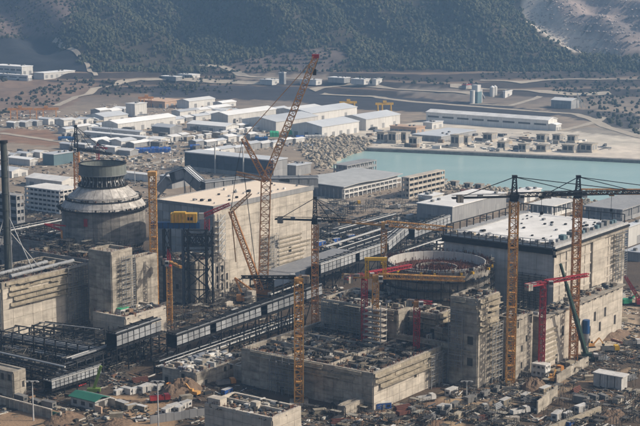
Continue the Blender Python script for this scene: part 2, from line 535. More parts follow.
# ================================================================== the setting
ZONES = [  # outlines of differently coloured ground, surveyed as bearings; last match wins
    ([(-300, 82), (40, 80), (100, 84), (75, 104), (40, 116), (-300, 118)], (0.215, 0.155, 0.118)),
    ([(545, 106), (640, 114), (640, 138), (600, 124), (560, 116)], (0.085, 0.075, 0.07)),
    ([(150, 85), (300, 86), (330, 92), (480, 103), (560, 112), (548, 119), (430, 113), (330, 108), (290, 101), (150, 97)], (0.055, 0.051, 0.055)),
    ([(400, 86), (470, 90), (470, 97), (400, 94)], (0.22, 0.19, 0.165)),
    ([(230, 72), (330, 74), (330, 80), (240, 80)], (0.25, 0.205, 0.165)),
    ([(545, 128), (640, 128), (640, 138), (560, 134)], (0.30, 0.27, 0.23)),
    ([(0, 128), (50, 130), (75, 143), (50, 146), (0, 141)], (0.27, 0.17, 0.115)),
    ([(340, 130), (430, 121), (565, 131), (640, 138), (1000, 158), (1000, 178), (640, 161), (500, 154), (420, 151), (362, 147)], (0.60, 0.545, 0.46)),
    ([(565, 146), (640, 146), (640, 160), (540, 155)], (0.66, 0.59, 0.50)),
    ([(296, 142), (340, 133), (376, 140), (368, 149), (350, 154), (336, 161), (331, 168), (318, 168), (304, 156)], (0.35, 0.30, 0.235)),
    ([(318, 196), (440, 192), (450, 214), (400, 212), (330, 210)], (0.30, 0.25, 0.20)),
    ([(100, 396), (172, 398), (176, 426), (170, 470), (90, 470), (110, 420)], (0.33, 0.225, 0.14)),
    ([(0, 412), (60, 408), (75, 426), (70, 470), (-40, 470)], (0.29, 0.2, 0.13)),
    ([(438, 392), (470, 384), (478, 400), (465, 426), (440, 470), (428, 426)], (0.40, 0.29, 0.18)),
    ([(470, 402), (560, 380), (640, 366), (640, 374), (565, 392), (480, 414)], (0.27, 0.2, 0.135)),
    ([(585, 340), (640, 332), (640, 352), (590, 352)], (0.38, 0.30, 0.21)),
    ([(612, 296), (640, 290), (640, 330), (600, 330)], (0.37, 0.29, 0.21)),
    ([(215, 292), (262, 286), (264, 302), (215, 312)], (0.40, 0.33, 0.25)),
    ([(-60, 318), (100, 330), (165, 345), (100, 392), (-60, 402)], (0.075, 0.067, 0.06)),  # shade around the left pipe racks, put into the ground colour
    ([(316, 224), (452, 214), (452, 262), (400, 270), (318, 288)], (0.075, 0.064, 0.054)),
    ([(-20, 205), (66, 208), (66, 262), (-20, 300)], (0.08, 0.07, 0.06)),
    ([(345, 412), (440, 396), (445, 426), (440, 470), (330, 470)], (0.24, 0.16, 0.11)),
]
HILL_ZONES = [
    ([(-80, 36), (52, 38), (75, 55), (99, 74), (60, 79), (-80, 80)], (0.032, 0.035, 0.042)),
    ([(520, -30), (545, -10), (556, 14), (600, 40), (612, 53), (592, 55), (562, 48), (540, 32), (524, 18)], (0.50, 0.45, 0.39)),
    ([(548, -10), (900, -40), (900, 60), (640, 53), (610, 53), (598, 38), (560, 14)], (0.33, 0.27, 0.245)),
    ([(560, 20), (900, 22), (900, 32), (620, 34), (585, 30)], (0.23, 0.2, 0.195)),
    ([(-80, -30), (110, -30), (75, 20), (52, 36), (-80, 36)], (0.135, 0.105, 0.095)),
    ([(300, 50), (340, 46), (350, 62), (330, 72), (215, 72), (230, 60)], (0.15, 0.12, 0.105)),
]
FOREST_OUT = [[(520, -40), (900, -40), (900, 58), (612, 55), (592, 57), (562, 50), (540, 34), (522, 18)], HILL_ZONES[0][0], HILL_ZONES[1][0], HILL_ZONES[2][0], HILL_ZONES[5][0],
              [(-400, -40), (85, -40), (72, 24), (54, 38), (-400, 38)]]

def zone_colours(v, base, zones):
    px, py = PIX(v[:, 0], v[:, 1], v[:, 2])
    j = np.array([mnoise.noise(Vector((a / 9., b / 4., 1.7))) for a, b in zip(px, py)])
    j2 = np.array([mnoise.noise(Vector((a / 9., b / 4., 9.1))) for a, b in zip(px, py)])
    qx, qy = px + 5 * j, py + 1.6 * j2
    c = base(px, py).astype(np.float32)
    f, _ = terraces(v[:, 0], v[:, 1])
    lo = (v[:, 1] > 1856) & (v[:, 1] < HILL_Y + 4)
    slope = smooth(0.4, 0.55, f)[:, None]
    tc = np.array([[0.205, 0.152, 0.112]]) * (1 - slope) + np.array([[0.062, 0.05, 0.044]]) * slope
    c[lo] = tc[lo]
    for poly, col in zones:
        c[in_poly(qx, qy, poly)] = col
    return c

def grid_mesh(name, X, Y, Z, base, zones):
    nr, nc = X.shape
    v = np.stack([X.ravel(), Y.ravel(), Z.ravel()], 1)
    i = (np.arange(nr - 1)[:, None] * nc + np.arange(nc - 1)[None, :]).ravel()
    f = np.stack([i, i + 1, i + nc + 1, i + nc], 1)
    o = np_mesh(name, v, f, 'ground_mat', smooth=True)
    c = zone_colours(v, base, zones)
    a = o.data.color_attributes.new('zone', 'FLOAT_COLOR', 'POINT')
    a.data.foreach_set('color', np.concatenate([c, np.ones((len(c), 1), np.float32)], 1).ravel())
    return tag(o, kind='structure')

cols = np.concatenate([np.linspace(-1400, -200, 25)[:-1], np.arange(-200, 860, 5.0), np.linspace(860, 2000, 25)])
angs = (cols - 320.0) / FPX / CP
rowY = [120, 200, 300, 380, 430, 470]
yy = 500.0
while yy < HILL_Y - 3:
    rowY.append(yy); yy += max(3.0, min(7.0, yy * yy / 170 / 1501 * 0.9))
rowY = np.array(rowY + [HILL_Y])
Yg = np.repeat(rowY[:, None], len(cols), 1)
Xg = Yg * angs[None, :]
Zg = terrain(Xg, Yg)

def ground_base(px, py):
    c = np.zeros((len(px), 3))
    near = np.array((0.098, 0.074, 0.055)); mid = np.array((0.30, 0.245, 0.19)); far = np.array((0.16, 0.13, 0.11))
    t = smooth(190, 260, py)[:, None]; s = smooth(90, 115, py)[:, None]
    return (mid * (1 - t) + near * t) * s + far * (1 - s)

def hill_base(px, py):
    return np.repeat(np.array([[0.07, 0.06, 0.045]]), len(px), 0)
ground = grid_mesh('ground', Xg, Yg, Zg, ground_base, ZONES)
hy = np.concatenate([np.arange(HILL_Y, 2700, 7.0), np.arange(2700, 4200, 30.0)])
Yh = np.repeat(hy[:, None], len(cols), 1); Xh = Yh * angs[None, :]
hills = grid_mesh('hills', Xh, Yh, terrain(Xh, Yh), hill_base, HILL_ZONES)

# water
mb = MB()
pts = [G(x, y, -2.2) for x, y in [(320, 172), (330, 158), (360, 145), (640, 156), (1100, 180), (1100, 252), (760, 230), (640, 213), (440, 192), (360, 178)]]
mb.v = [tuple(p) for p in pts]; mb.f = [tuple(range(len(pts)))]
tag(mb.build('water', 'harbour_water'), kind='structure')

# quay edges of the basin
def quay(name, pix, hgt, m, wd=3.0):
    mb = MB()
    for (a, b) in zip(pix[:-1], pix[1:]):
        p, q = G(*a), G(*b)
        d = (q - p).normalized(); n = Vector((-d.y, d.x, 0)) * wd
        o = [p - n, q - n, q + n, p + n]
        mb.prism([Vector((c.x, c.y, -8)) for c in o], (0, 0, 8 + hgt))
    tag(mb.build(name, m), kind='structure')
quay('quay', [(364, 148), (420, 150.2), (500, 153.6), (640, 160.2), (1000, 177.6)], 0.5, 'dark_concrete', 4.0)
quay('near_quay', [(331, 168.2), (345, 171), (372, 174), (405, 179), (440, 185), (470, 189), (500, 191), (540, 196.5), (585, 201.5), (640, 207.5), (760, 222.5)], 0.4, 'concrete', 2.0)

# tracks and roads
def ribbon(pix, width):
    pts = [TG(*p) for p in pix]
    out = []
    for a, b in zip(pts[:-1], pts[1:]):
        n = max(1, int((b - a).length / 5))
        out += [a.lerp(b, i / n) for i in range(n)]
    out.append(pts[-1])
    X = []; Yv = []
    for i, p in enumerate(out):
        d = out[min(i + 1, len(out) - 1)] - out[max(i - 1, 0)]
        d.z = 0; d.normalize(); n = Vector((-d.y, d.x, 0))
        wj = width * (1 + 0.25 * mnoise.noise(Vector((i * 0.3, pix[0][0], 0))))
        for k in (-1, -.33, .33, 1):
            q = p + n * (wj / 2 * k); X.append(q.x); Yv.append(q.y)
    Z = terrain(np.array(X), np.array(Yv)) + np.where(np.array(Yv) > 1850, 0.9, 0.32)
    v = np.stack([X, Yv, Z], 1)
    f = []
    for i in range(len(out) - 1):
        for k in range(3):
            a = i * 4 + k; f.append((a, a + 1, a + 5, a + 4))
    o = np_mesh('road', v, np.array(f), 'road_mat', smooth=True)
    return tag(o, kind='structure')
for pix, wd in [
    ([(56, 106), (75, 98), (95, 90), (120, 83.5), (140, 81), (185, 80)], 9),
    ([(185, 80), (225, 83), (262, 84), (285, 83)], 12),
    ([(0, 133), (35, 138), (62, 142), (82, 148), (100, 150), (118, 158)], 9),
    ([(118, 168), (150, 164), (186, 158), (204, 154)], 10),
    ([(200, 66), (222, 68), (238, 74), (255, 78), (300, 80)], 10),
    ([(312, 92), (325, 88), (345, 86), (372, 87), (400, 90), (440, 92), (480, 96)], 12),
    ([(322, 95), (345, 96), (372, 97), (405, 101), (440, 104), (480, 107), (530, 111), (560, 113)], 13),
    ([(480, 81), (520, 82.5), (560, 80), (600, 80), (660, 81)], 12),
    ([(450, 87), (500, 90), (540, 93), (570, 95), (610, 94)], 12),
    ([(540, 97), (520, 103), (510, 106), (470, 104)], 8),
    ([(548, 112), (575, 114), (594, 120), (606, 127), (640, 137), (700, 150)], 12),
    ([(560, 131), (582, 126), (598, 121), (604, 117)], 9),
    ([(96, 76), (88, 66), (80, 58), (66, 48), (54, 40)], 6),
    ([(610, 54), (625, 60), (645, 66), (680, 72)], 9),
    ([(420, 204), (395, 207), (360, 206), (335, 203), (318, 197)], 10),
    ([(640, 343), (600, 346), (575, 352), (556, 362)], 10),
]:
    ribbon(pix, wd)

# stuff nobody could count: the wood, scrub and rockfill
ICO_V = []
_g = (1 + 5 ** .5) / 2
for a, b in ((1, _g), (-1, _g), (1, -_g), (-1, -_g)):
    ICO_V += [(0, a, b), (a, b, 0), (b, 0, a)]
ICO_V = np.array(ICO_V) / math.sqrt(1 + _g * _g)
def _hull():
    f = []
    e = min(np.linalg.norm(ICO_V[0] - v) for v in ICO_V[1:]) * 1.01
    for i in range(12):
        for j in range(i + 1, 12):
            for k in range(j + 1, 12):
                A, B, C = ICO_V[i], ICO_V[j], ICO_V[k]
                if max(np.linalg.norm(A - B), np.linalg.norm(B - C), np.linalg.norm(A - C)) < e:
                    f.append((i, j, k) if np.dot(np.cross(B - A, C - A), A) > 0 else (i, k, j))
    return np.array(f)
ICO_F = _hull()

def blobs(name, P, rad, hgt, m, label, cat, jit=0.28):
    n = len(P)
    s = 1 + RNG.uniform(-jit, jit, (n, 12, 1))
    v = ICO_V[None] * s * rad[:, None, None]
    a = RNG.uniform(0, 6.28, n); c, q = np.cos(a)[:, None], np.sin(a)[:, None]
    x = v[:, :, 0] * c - v[:, :, 1] * q; y = v[:, :, 0] * q + v[:, :, 1] * c
    v = np.stack([x, y, v[:, :, 2] * hgt[:, None]], 2) + P[:, None, :]
    f = (ICO_F[None] + (np.arange(n) * 12)[:, None, None]).reshape(-1, 3)
    return tag(np_mesh(name, v.reshape(-1, 3), f, m), label, cat, kind='stuff')

N = 75000
Yt = RNG.uniform(2035, 2600, N); Xt = Yt * RNG.uniform(-0.36, 0.36, N)
Zt = terrain(Xt, Yt)
px, py = PIX(Xt, Yt, Zt)
keep = (py < 76 + 4 * np.sin(px / 37.0))
for poly in FOREST_OUT:
    keep &= ~in_poly(px + RNG.normal(0, 4, N), py + RNG.normal(0, 1.5, N), poly)
cl = np.array([mnoise.fractal(Vector((x / 90., y / 60., 2.2)), 1.0, 2.0, 4) for x, y in zip(Xt, Yt)])
cl -= 0.55 * smooth(190, 90, px) + 0.35 * smooth(52, 70, py) * smooth(420, 300, px)
keep &= (cl + RNG.normal(0, 0.25, N) > -0.58)
P = np.stack([Xt, Yt, Zt], 1)[keep]
rad = np.exp(RNG.uniform(-0.1, 1.15, len(P))); P[:, 2] += rad * 0.8
blobs('forest', P, rad, RNG.uniform(1.0, 1.7, len(P)), 'tree_mat', 'dark green wood covering the hillside behind the harbour', 'forest', 0.34)

def pix_points(polys, n):
    out = []
    tot = sum(max(1, (max(p[0] for p in q) - min(p[0] for p in q)) * (max(p[1] for p in q) - min(p[1] for p in q))) for q in polys)
    for q in polys:
        x0, x1 = min(p[0] for p in q), max(p[0] for p in q); y0, y1 = min(p[1] for p in q), max(p[1] for p in q)
        k = int(n * (x1 - x0) * (y1 - y0) / tot)
        x = RNG.uniform(x0, x1, k); y = RNG.uniform(y0, y1, k)
        m = in_poly(x, y, q)
        out.append(np.stack([x[m], y[m]], 1))
    return np.concatenate(out)

scrub = [[(54, 80), (92, 78), (98, 88), (58, 98)], [(0, 60), (40, 76), (0, 84)], [(160, 62), (240, 78), (230, 95), (160, 92)], [(100, 82), (200, 84), (190, 95), (100, 98)],
         [(480, 60), (700, 60), (700, 80), (480, 80)], [(540, 84), (640, 82), (640, 135), (590, 115)], [(340, 78), (480, 80), (480, 86), (340, 84)],
         [(0, 100), (60, 84), (60, 104), (0, 116)], [(-20, 0), (100, 0), (60, 36), (-20, 36)], [(230, 52), (340, 48), (330, 72), (220, 74)]]
pp = pix_points(scrub, 2600)
P = np.array([TG(x, y) for x, y in pp])
rad = RNG.uniform(0.9, 2.6, len(P)); P[:, 2] += rad * 0.6
blobs('scrub', P, rad, RNG.uniform(0.7, 1.3, len(P)), 'scrub_mat', 'scattered dark scrub on the slopes between the tracks', 'scrub')

qz = pix_points([[(526, 0), (545, 0), (556, 14), (600, 40), (612, 53), (592, 55), (562, 48), (540, 32), (526, 18)], [(548, 0), (680, 0), (680, 50), (610, 52), (598, 38), (560, 14)]], 1500)
P = np.array([TG(x, y) for x, y in qz])
rad = np.exp(RNG.uniform(-0.6, 1.0, len(P))); P[:, 2] += rad * 0.1
blobs('quarry_rubble', P, rad, RNG.uniform(0.4, 0.9, len(P)), 'quarry_rock', 'pale broken rock of the quarry face at the upper right', 'rocks')

rk = [[(296, 143), (340, 134), (374, 141), (366, 149), (350, 154), (336, 161), (331, 169), (318, 168), (304, 157)],
      [(440, 183), (520, 190), (600, 202), (640, 206), (640, 212), (580, 206), (500, 196), (440, 189)]]
pp = pix_points(rk, 4200)
P = np.array([G(x, y) for x, y in pp])
rad = RNG.uniform(0.7, 2.1, len(P)); P[:, 2] += rad * RNG.uniform(-0.2, 0.9, len(P))
blobs('rockfill', P, rad, RNG.uniform(0.6, 1.0, len(P)), 'rock', 'pale tan rockfill bank at the harbour corner', 'rocks')

def debris(name, polys, n, lo, hi, m, label, z=0.0, tall=0.6, rz=ROT, zfun=None, long=0.2, cat='building materials', clump=0.0):
    """jumbled crates, plates, bundles and offcuts lying about: oriented boxes"""
    pp = pix_points(polys, n)
    P = np.array([(zfun(x, y) if zfun else G(x, y, z)) for x, y in pp])
    if clump:
        cn = np.array([mnoise.fractal(Vector((a / 26., b / 26., 3.1)), 1.0, 2.0, 3) for a, b in P[:, :2]])
        P = P[cn + RNG.normal(0, .12, len(P)) > clump]
    k = len(P)
    s = np.exp(RNG.uniform(math.log(lo), math.log(hi), k))
    L = s * RNG.uniform(0.8, 2.0, k); W = s * RNG.uniform(0.4, 1.0, k); Hh = s * RNG.uniform(0.15, 1.0, k) * tall
    bars = RNG.random(k) < long
    L[bars] = 1.2 + s[bars] * 3.2; W[bars] = 0.18 + 0.14 * s[bars]; Hh[bars] = 0.25 + 0.1 * s[bars]
    a = np.where(RNG.random(k) < 0.6, rz + (RNG.integers(0, 2, k)) * math.pi / 2, RNG.uniform(0, 6.28, k)) + RNG.normal(0, 0.05, k)
    tilt = RNG.normal(0, 0.06, k)
    cv = np.array(CUBE_V)
    x = cv[None, :, 0] * L[:, None]; y = cv[None, :, 1] * W[:, None]; zz = (cv[None, :, 2] + 0.48) * Hh[:, None] + x * tilt[:, None]
    c, q = np.cos(a)[:, None], np.sin(a)[:, None]
    v = np.stack([x * c - y * q + P[:, None, 0], x * q + y * c + P[:, None, 1], zz + P[:, None, 2]], 2)
    f = (np.array(CUBE_F)[None] + (np.arange(k) * 8)[:, None, None]).reshape(-1, 4)
    return tag(np_mesh(name, v.reshape(-1, 3), f, m), label, cat, kind='stuff')

debris('yard_materials', [[(60, 116), (330, 128), (330, 150), (200, 152), (60, 150)], [(0, 112), (100, 112), (100, 134), (0, 128)],
                          [(60, 140), (200, 150), (180, 170), (60, 168)], [(100, 104), (240, 100), (240, 125), (100, 125)]],
       4200, 0.5, 3.0, 'yard_mat', 'scattered pale stores and materials in the yards among the white warehouses', tall=0.7)
debris('midfield_materials', [[(0, 150), (180, 165), (160, 215), (0, 215)], [(310, 190), (450, 190), (450, 235), (320, 262)], [(190, 150), (330, 165), (330, 190), (190, 190)],
                              [(440, 184), (640, 208), (640, 222), (450, 222)]],
       6500, 0.35, 2.2, 'debris_mat', 'jumbled materials on the dusty ground behind the turbine halls', tall=0.7, long=0.45, clump=-0.12)
debris('quay_materials', [[(360, 128), (560, 134), (620, 150), (500, 152), (372, 146)]], 520, 0.8, 6, 'yard_mat',
       'small stores lying about on the pale quay', tall=0.6)
debris('laydown_materials', [[(312, 232), (392, 232), (392, 250), (318, 275)], [(395, 245), (450, 225), (450, 256), (400, 262)]], 1800, 0.5, 2.4, 'debris_mat',
       'densely packed materials in the laydown area beside the tilted gallery', tall=0.9)
debris('plant_materials', [[(-20, 330), (230, 300), (260, 330), (260, 400), (205, 400), (205, 426), (-20, 426)], [(160, 285), (262, 285), (262, 312), (160, 330)],
                           [(262, 285), (340, 260), (345, 345), (262, 345)], [(0, 200), (62, 205), (60, 260), (0, 290)], [(0, 205), (62, 210), (60, 250), (0, 270)]],
       11000, 0.2, 1.8, 'debris_mat', 'tangled construction materials lying between the halls and pipe racks', tall=0.8, long=0.58, clump=-0.1)
debris('foreground_materials', [[(300, 396), (470, 380), (640, 340), (660, 440), (300, 450)], [(560, 300), (640, 285), (640, 345), (560, 372)], [(460, 360), (560, 345), (560, 395), (470, 400)]],
       14000, 0.2, 1.8, 'debris_mat', 'tangled construction materials covering the foreground of the site', tall=0.7, long=0.6, clump=-0.06)

def scaffolds(name, polys, n, label, z=0.0, hmax=6.0, size=(2, 7), m='scaffold_mat', zfun=None):
    """clusters of tube scaffolding, shores and trestles"""
    pp = pix_points(polys, n * 2)[:n]
    mb = MB()
    for x, y in pp:
        g = zfun(x, y) if zfun else G(x, y, z)
        a, b, h = RNG.uniform(*size), RNG.uniform(1.2, size[1] * .6), RNG.uniform(1.5, hmax)
        c, s = (U, V) if RNG.random() < .5 else (V, U)
        na, nh = max(1, int(a / 2)), max(1, int(h / 2))
        for i in range(na + 1):
            for k in (0, b):
                q = g + c * (a * i / na) + s * k
                mb.bar(q, q + Vector((0, 0, h + RNG.uniform(0, 1))), 0.16)
        for j in range(1, nh + 1):
            zz = Vector((0, 0, h * j / nh))
            for k in (0, b):
                mb.bar(g + s * k + zz, g + s * k + c * a + zz, 0.14)
            if RNG.random() < .6:
                mb.bar(g + s * (b / 2) + zz, g + s * (b / 2) + c * a + zz, b * .9, 0.12)
        mb.bar(g, g + c * a + Vector((0, 0, h)), 0.14)
    return tag(mb.build(name, m), label, 'scaffolding', kind='stuff')
scaffolds('site_scaffolding', [[(-20, 335), (110, 335), (160, 350), (110, 385), (-20, 390)], [(160, 290), (260, 290), (260, 312), (160, 335)], [(262, 285), (345, 262), (345, 330), (262, 340)], [(0, 215), (62, 215), (60, 255), (0, 270)]],
          230, 'dark scaffolding and shoring standing among the pipe racks', hmax=7)
scaffolds('yard_scaffolding', [[(300, 400), (470, 385), (640, 345), (640, 430), (300, 440)], [(480, 365), (560, 350), (560, 390), (490, 395)]],
          200, 'low scaffold frames and trestles standing in the foreground yard', hmax=3.2, size=(1.5, 5))
scaffolds('laydown_scaffolding', [[(318, 205), (450, 200), (450, 256), (330, 262)], [(318, 225), (440, 218), (440, 256), (325, 275)]], 230, 'dark trestles and frames standing in the laydown area', hmax=5)

# ================================================================== large structures
def frame(px, py, xr, xl, ytop=None, h=None, z0=0.0, rot=ROT):
    """near corner at bearing (px, py) on the ground; U edge out to bearing xr, V edge out to bearing xl"""
    u = Vector((math.cos(rot), math.sin(rot), 0)); v = Vector((-math.sin(rot), math.cos(rot), 0))
    p = G(px, py, z0)
    LU = along(p, u, xr); LV = along(p, v, xl)
    H = h if h else ZAT(p, ytop) - z0
    return p, LU, LV, H

def frame_top(px, pyt, h, xr, xl, z0=0.0):
    p = G(px, pyt, z0 + h)
    LU = along(p, U, xr); LV = along(p, V, xl)
    p.z = z0
    return p, LU, LV, h

def panels(parent, face, length, z0, z1, pw, ph, m, thick=0.3, start=0.0, off=0.0, hole=0.0, hole_m='interior', name='wall_panel', gap=0.11, holes=(), jit=0.1, rnd=None):
    """a wall face of single panels; face 'U' is the side along local x at y = 0, 'V' the side along y at x = 0"""
    rnd = rnd or random.Random(int(length * 100 + z1 * 7))
    nu = max(1, int(round(length / pw))); nz = max(1, int(round((z1 - z0) / ph)))
    du = length / nu; dz = (z1 - z0) / nz
    for i in range(nu):
        for k in range(nz):
            a0 = start + i * du + gap / 2; a1 = start + (i + 1) * du - gap / 2
            b0 = z0 + k * dz + gap / 2; b1 = z0 + (k + 1) * dz - gap / 2
            t = thick + rnd.uniform(0, jit)
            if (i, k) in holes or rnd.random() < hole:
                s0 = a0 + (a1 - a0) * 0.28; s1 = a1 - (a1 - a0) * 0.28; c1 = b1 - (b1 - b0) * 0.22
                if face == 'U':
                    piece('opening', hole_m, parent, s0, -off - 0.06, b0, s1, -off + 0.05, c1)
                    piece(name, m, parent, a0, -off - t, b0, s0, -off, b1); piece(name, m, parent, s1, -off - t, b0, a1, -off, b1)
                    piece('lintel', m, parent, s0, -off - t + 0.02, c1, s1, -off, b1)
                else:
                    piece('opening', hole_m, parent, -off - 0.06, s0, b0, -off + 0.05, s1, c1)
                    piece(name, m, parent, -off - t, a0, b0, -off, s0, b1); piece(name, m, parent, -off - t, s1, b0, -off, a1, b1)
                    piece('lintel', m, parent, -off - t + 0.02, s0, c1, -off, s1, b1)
                continue
            if face == 'U':
                piece(name, m, parent, a0, -off - t, b0, a1, -off, b1)
            else:
                piece(name, m, parent, -off - t, a0, b0, -off, a1, b1)

def roof_clutter(parent_pts, z, n, label, name='roof_materials', lo=0.3, hi=1.8, m='debris_mat', long=0.35):
    """parent_pts: loc, LU, LV of the roof"""
    p, LU, LV = parent_pts
    a = RNG.uniform(0.03, 0.97, n) * LU; b = RNG.uniform(0.03, 0.97, n) * LV
    P = [p + U * float(x) + V * float(y) for x, y in zip(a, b)]
    k = len(P)
    s = np.exp(RNG.uniform(math.log(lo), math.log(hi), k))
    L = s * RNG.uniform(0.8, 2.2, k); W = s * RNG.uniform(0.4, 1.0, k); Hh = s * RNG.uniform(0.3, 1.1, k)
    bars = RNG.random(k) < long
    L[bars] = s[bars] * 4; W[bars] = 0.25; Hh[bars] = 0.3
    ang = ROT + RNG.integers(0, 2, k) * math.pi / 2 + RNG.normal(0, 0.12, k)
    cv = np.array(CUBE_V)
    x = cv[None, :, 0] * L[:, None]; y = cv[None, :, 1] * W[:, None]; zz = (cv[None, :, 2] + 0.5) * Hh[:, None] + z
    c, q = np.cos(ang)[:, None], np.sin(ang)[:, None]
    PA = np.array(P)
    v = np.stack([x * c - y * q + PA[:, None, 0], x * q + y * c + PA[:, None, 1], zz + 0 * x], 2)
    f = (np.array(CUBE_F)[None] + (np.arange(k) * 8)[:, None, None]).reshape(-1, 4)
    return tag(np_mesh(name, v.reshape(-1, 3), f, m), label, 'building materials', kind='stuff')

def raw_building(name, label, fr, m='concrete', pw=5.0, ph=3.2, parapet=1.6, bands_u=0, bands_v=0, hole_u=0.03, hole_v=0.03, inner=0, rebar=True, mu=None, cat='building'):
    """an unfinished concrete block: core, panelled faces, open top with upstand walls, formwork walers, starter bars"""
    p, LU, LV, H = fr
    t = thing(name, label, cat, p, ROT)
    piece('core', m, t, 0.02, 0.02, -0.5, LU - 0.02, LV - 0.02, H - parapet)
    panels(t, 'U', LU, 0, H - parapet, pw, ph, mu or m, hole=hole_u)
    panels(t, 'V', LV, 0, H - parapet, pw, ph, m, hole=hole_v)
    w_ = 0.9
    piece('upstand', m, t, -0.2, -0.25, H - parapet, LU, w_, H)
    piece('upstand', m, t, -0.25, w_ + 0.01, H - parapet, w_, LV, H - 0.15)
    piece('upstand', m, t, LU - w_, w_ + 0.01, H - parapet, LU + 0.1, LV, H - 0.05)
    piece('upstand', m, t, w_ + 0.01, LV - w_, H - parapet, LU - w_ - 0.01, LV + 0.1, H + 0.05)
    for i in range(inner):
        x = LU * (i + 1) / (inner + 1)
        piece('inner_wall', m, t, x, w_ + 0.02, H - parapet, x + 0.6, LV - w_ - 0.02, H + random.uniform(-0.9, 0.6))
        y = LV * (i + 1) / (inner + 1)
        piece('inner_wall', m, t, w_ + 0.02, y, H - parapet, LU - w_ - 0.02, y + 0.55, H + random.uniform(-1.1, 0.4))
    zz = H - 0.9
    for i in range(bands_u):
        a0, a1 = random.uniform(0, LU * 0.12), LU * random.uniform(0.72, 1.0)
        n = max(2, int((a1 - a0) / 6))
        for k in range(n):
            b0, b1 = a0 + (a1 - a0) * k / n, a0 + (a1 - a0) * (k + 1) / n - .12
            piece('shutter_panel', 'formwork', t, b0, -0.85 - random.uniform(0, .2), zz - 0.75, b1, -0.42, zz + 0.55)
            if random.random() < .85:
                piece('walkway_deck', 'formwork', t, b0, -1.9 - random.uniform(0, .4), zz - 0.98, b1, -0.45, zz - 0.78)
        zz -= 2.35
    zz = H - 1.0
    for i in range(bands_v):
        a0, a1 = random.uniform(0, LV * 0.15), LV * random.uniform(0.7, 1.0)
        n = max(2, int((a1 - a0) / 6))
        for k in range(n):
            b0, b1 = a0 + (a1 - a0) * k / n, a0 + (a1 - a0) * (k + 1) / n - .12
            if random.random() < .2: continue
            piece('shutter_panel', 'formwork', t, -0.85 - random.uniform(0, .2), b0, zz - 0.75, -0.42, b1, zz + 0.55)
            if random.random() < .8:
                piece('walkway_deck', 'formwork', t, -1.9, b0, zz - 0.98, -0.45, b1, zz - 0.78)
        zz -= 2.35
    if rebar:
        mb = MB()
        for i in range(int((LU + LV) * 1.1)):
            s = random.uniform(0, LU + LV)
            x, y = (s, 0.4) if s < LU else (0.4, s - LU)
            mb.bar((x, y, H - 0.1), (x + random.uniform(-.1, .1), y + random.uniform(-.1, .1), H + random.uniform(0.5, 1.6)), 0.12)
        tag(mb.build('starter_bars', 'rebar_red', t), kind='stuff')
    return t

# ---- turbine hall with the tan roof (left)
fr = frame_top(213, 207, 46.0, 312.5, 157)
hall1 = fr
p, LU, LV, H = fr
t = thing('turbine_hall', 'tall pale turbine hall with flat tan roof behind the ochre crawler crane', 'turbine hall', p, ROT)
piece('core', 'pale_concrete', t, 0.05, 0.05, -0.5, LU, LV, H - 0.6)
panels(t, 'U', LU, 0, H - 2.2, 6.2, 5.4, 'pale_concrete', hole=0.03, thick=0.35)
panels(t, 'V', LV, H * 0.42, H - 1.0, 4.3, 4.3, 'glazing', thick=0.25, gap=0.28, name='cladding_panel', hole=0)
panels(t, 'V', LV, 0, H * 0.42, 5.0, 4.4, 'concrete', hole=0.06)
piece('roof', 'tan_roof', t, -0.1, -0.1, H - 0.6, LU + 0.1, LV + 0.1, H)
piece('parapet', 'grey_wall', t, -0.5, -0.62, H - 2.1, LU + 0.5, -0.12, H + 0.5)
piece('parapet', 'slate_cladding', t, -0.52, -0.1, H - 1.0, -0.12, LV, H + 0.5)
piece('parapet', 'grey_wall', t, LU + 0.12, -0.1, H - 2.1, LU + 0.52, LV, H + 0.5)
piece('parapet', 'grey_wall', t, -0.1, LV + 0.12, H - 2.1, LU + 0.1, LV + 0.5, H + 0.5)
for i in range(26):
    x, y = random.uniform(3, LU - 4), random.uniform(3, LV - 4)
    s = random.uniform(0.5, 1.3)
    piece('roof_vent', random.choice(['dark_steel', 'grey_steel', 'cabin_white']), t, x, y, H + 0.003, x + s * 1.4, y + s, H + s)
mb = MB()
for k in range(0, 13):
    z = 3.2 * k
    mb.box(0.5, -3.4, z, 5.5, -0.5, z + 0.22)
    mb.bar((0.5, -3.3, z), (5.4, -3.3, z + 3.2), 0.45)
for x in (0.5, 3.0, 5.5):
    for y in (-3.4, -0.7):
        mb.bar((x, y, 0), (x, y, 42), 0.22)
so = mb.build('stair_scaffold', 'light_steel')
so.location = p; so.rotation_euler = (0, 0, ROT)
tag(so, 'white zigzag stair scaffold on the near corner of the tan roofed hall', 'scaffold')
# sloping pale patch: low formwork still on the far lower wall
for k in range(7):
    piece('formwork_waler', 'formwork', t, LU * 0.62, -1.0, 7 + k * 2.3, LU * random.uniform(0.85, 0.97), -0.42, 7.7 + k * 2.3)

# ---- turbine hall with the white roof (right)
fr = frame(551, 349, 622, 443, ytop=247)
p, LU, LV, H = fr
H2 = H; hall2 = fr
t = thing('turbine_hall', 'large turbine hall with bright white roof and grey side beside the harbour', 'turbine hall', p, ROT)
piece('core', 'pale_concrete', t, 0.05, 0.05, -0.5, LU, LV, H - 0.8)
panels(t, 'V', LV, H * 0.08, H - 3.4, 7.5, 8.2, 'hall_cladding', thick=0.3, gap=0.08, name='cladding_panel', jit=0.05)
panels(t, 'V', LV, 0, H * 0.08, 7.5, 3.4, 'dark_concrete')
piece('roof', 'white_roof', t, -0.3, -0.3, H - 0.8, LU + 0.3, LV + 0.3, H)
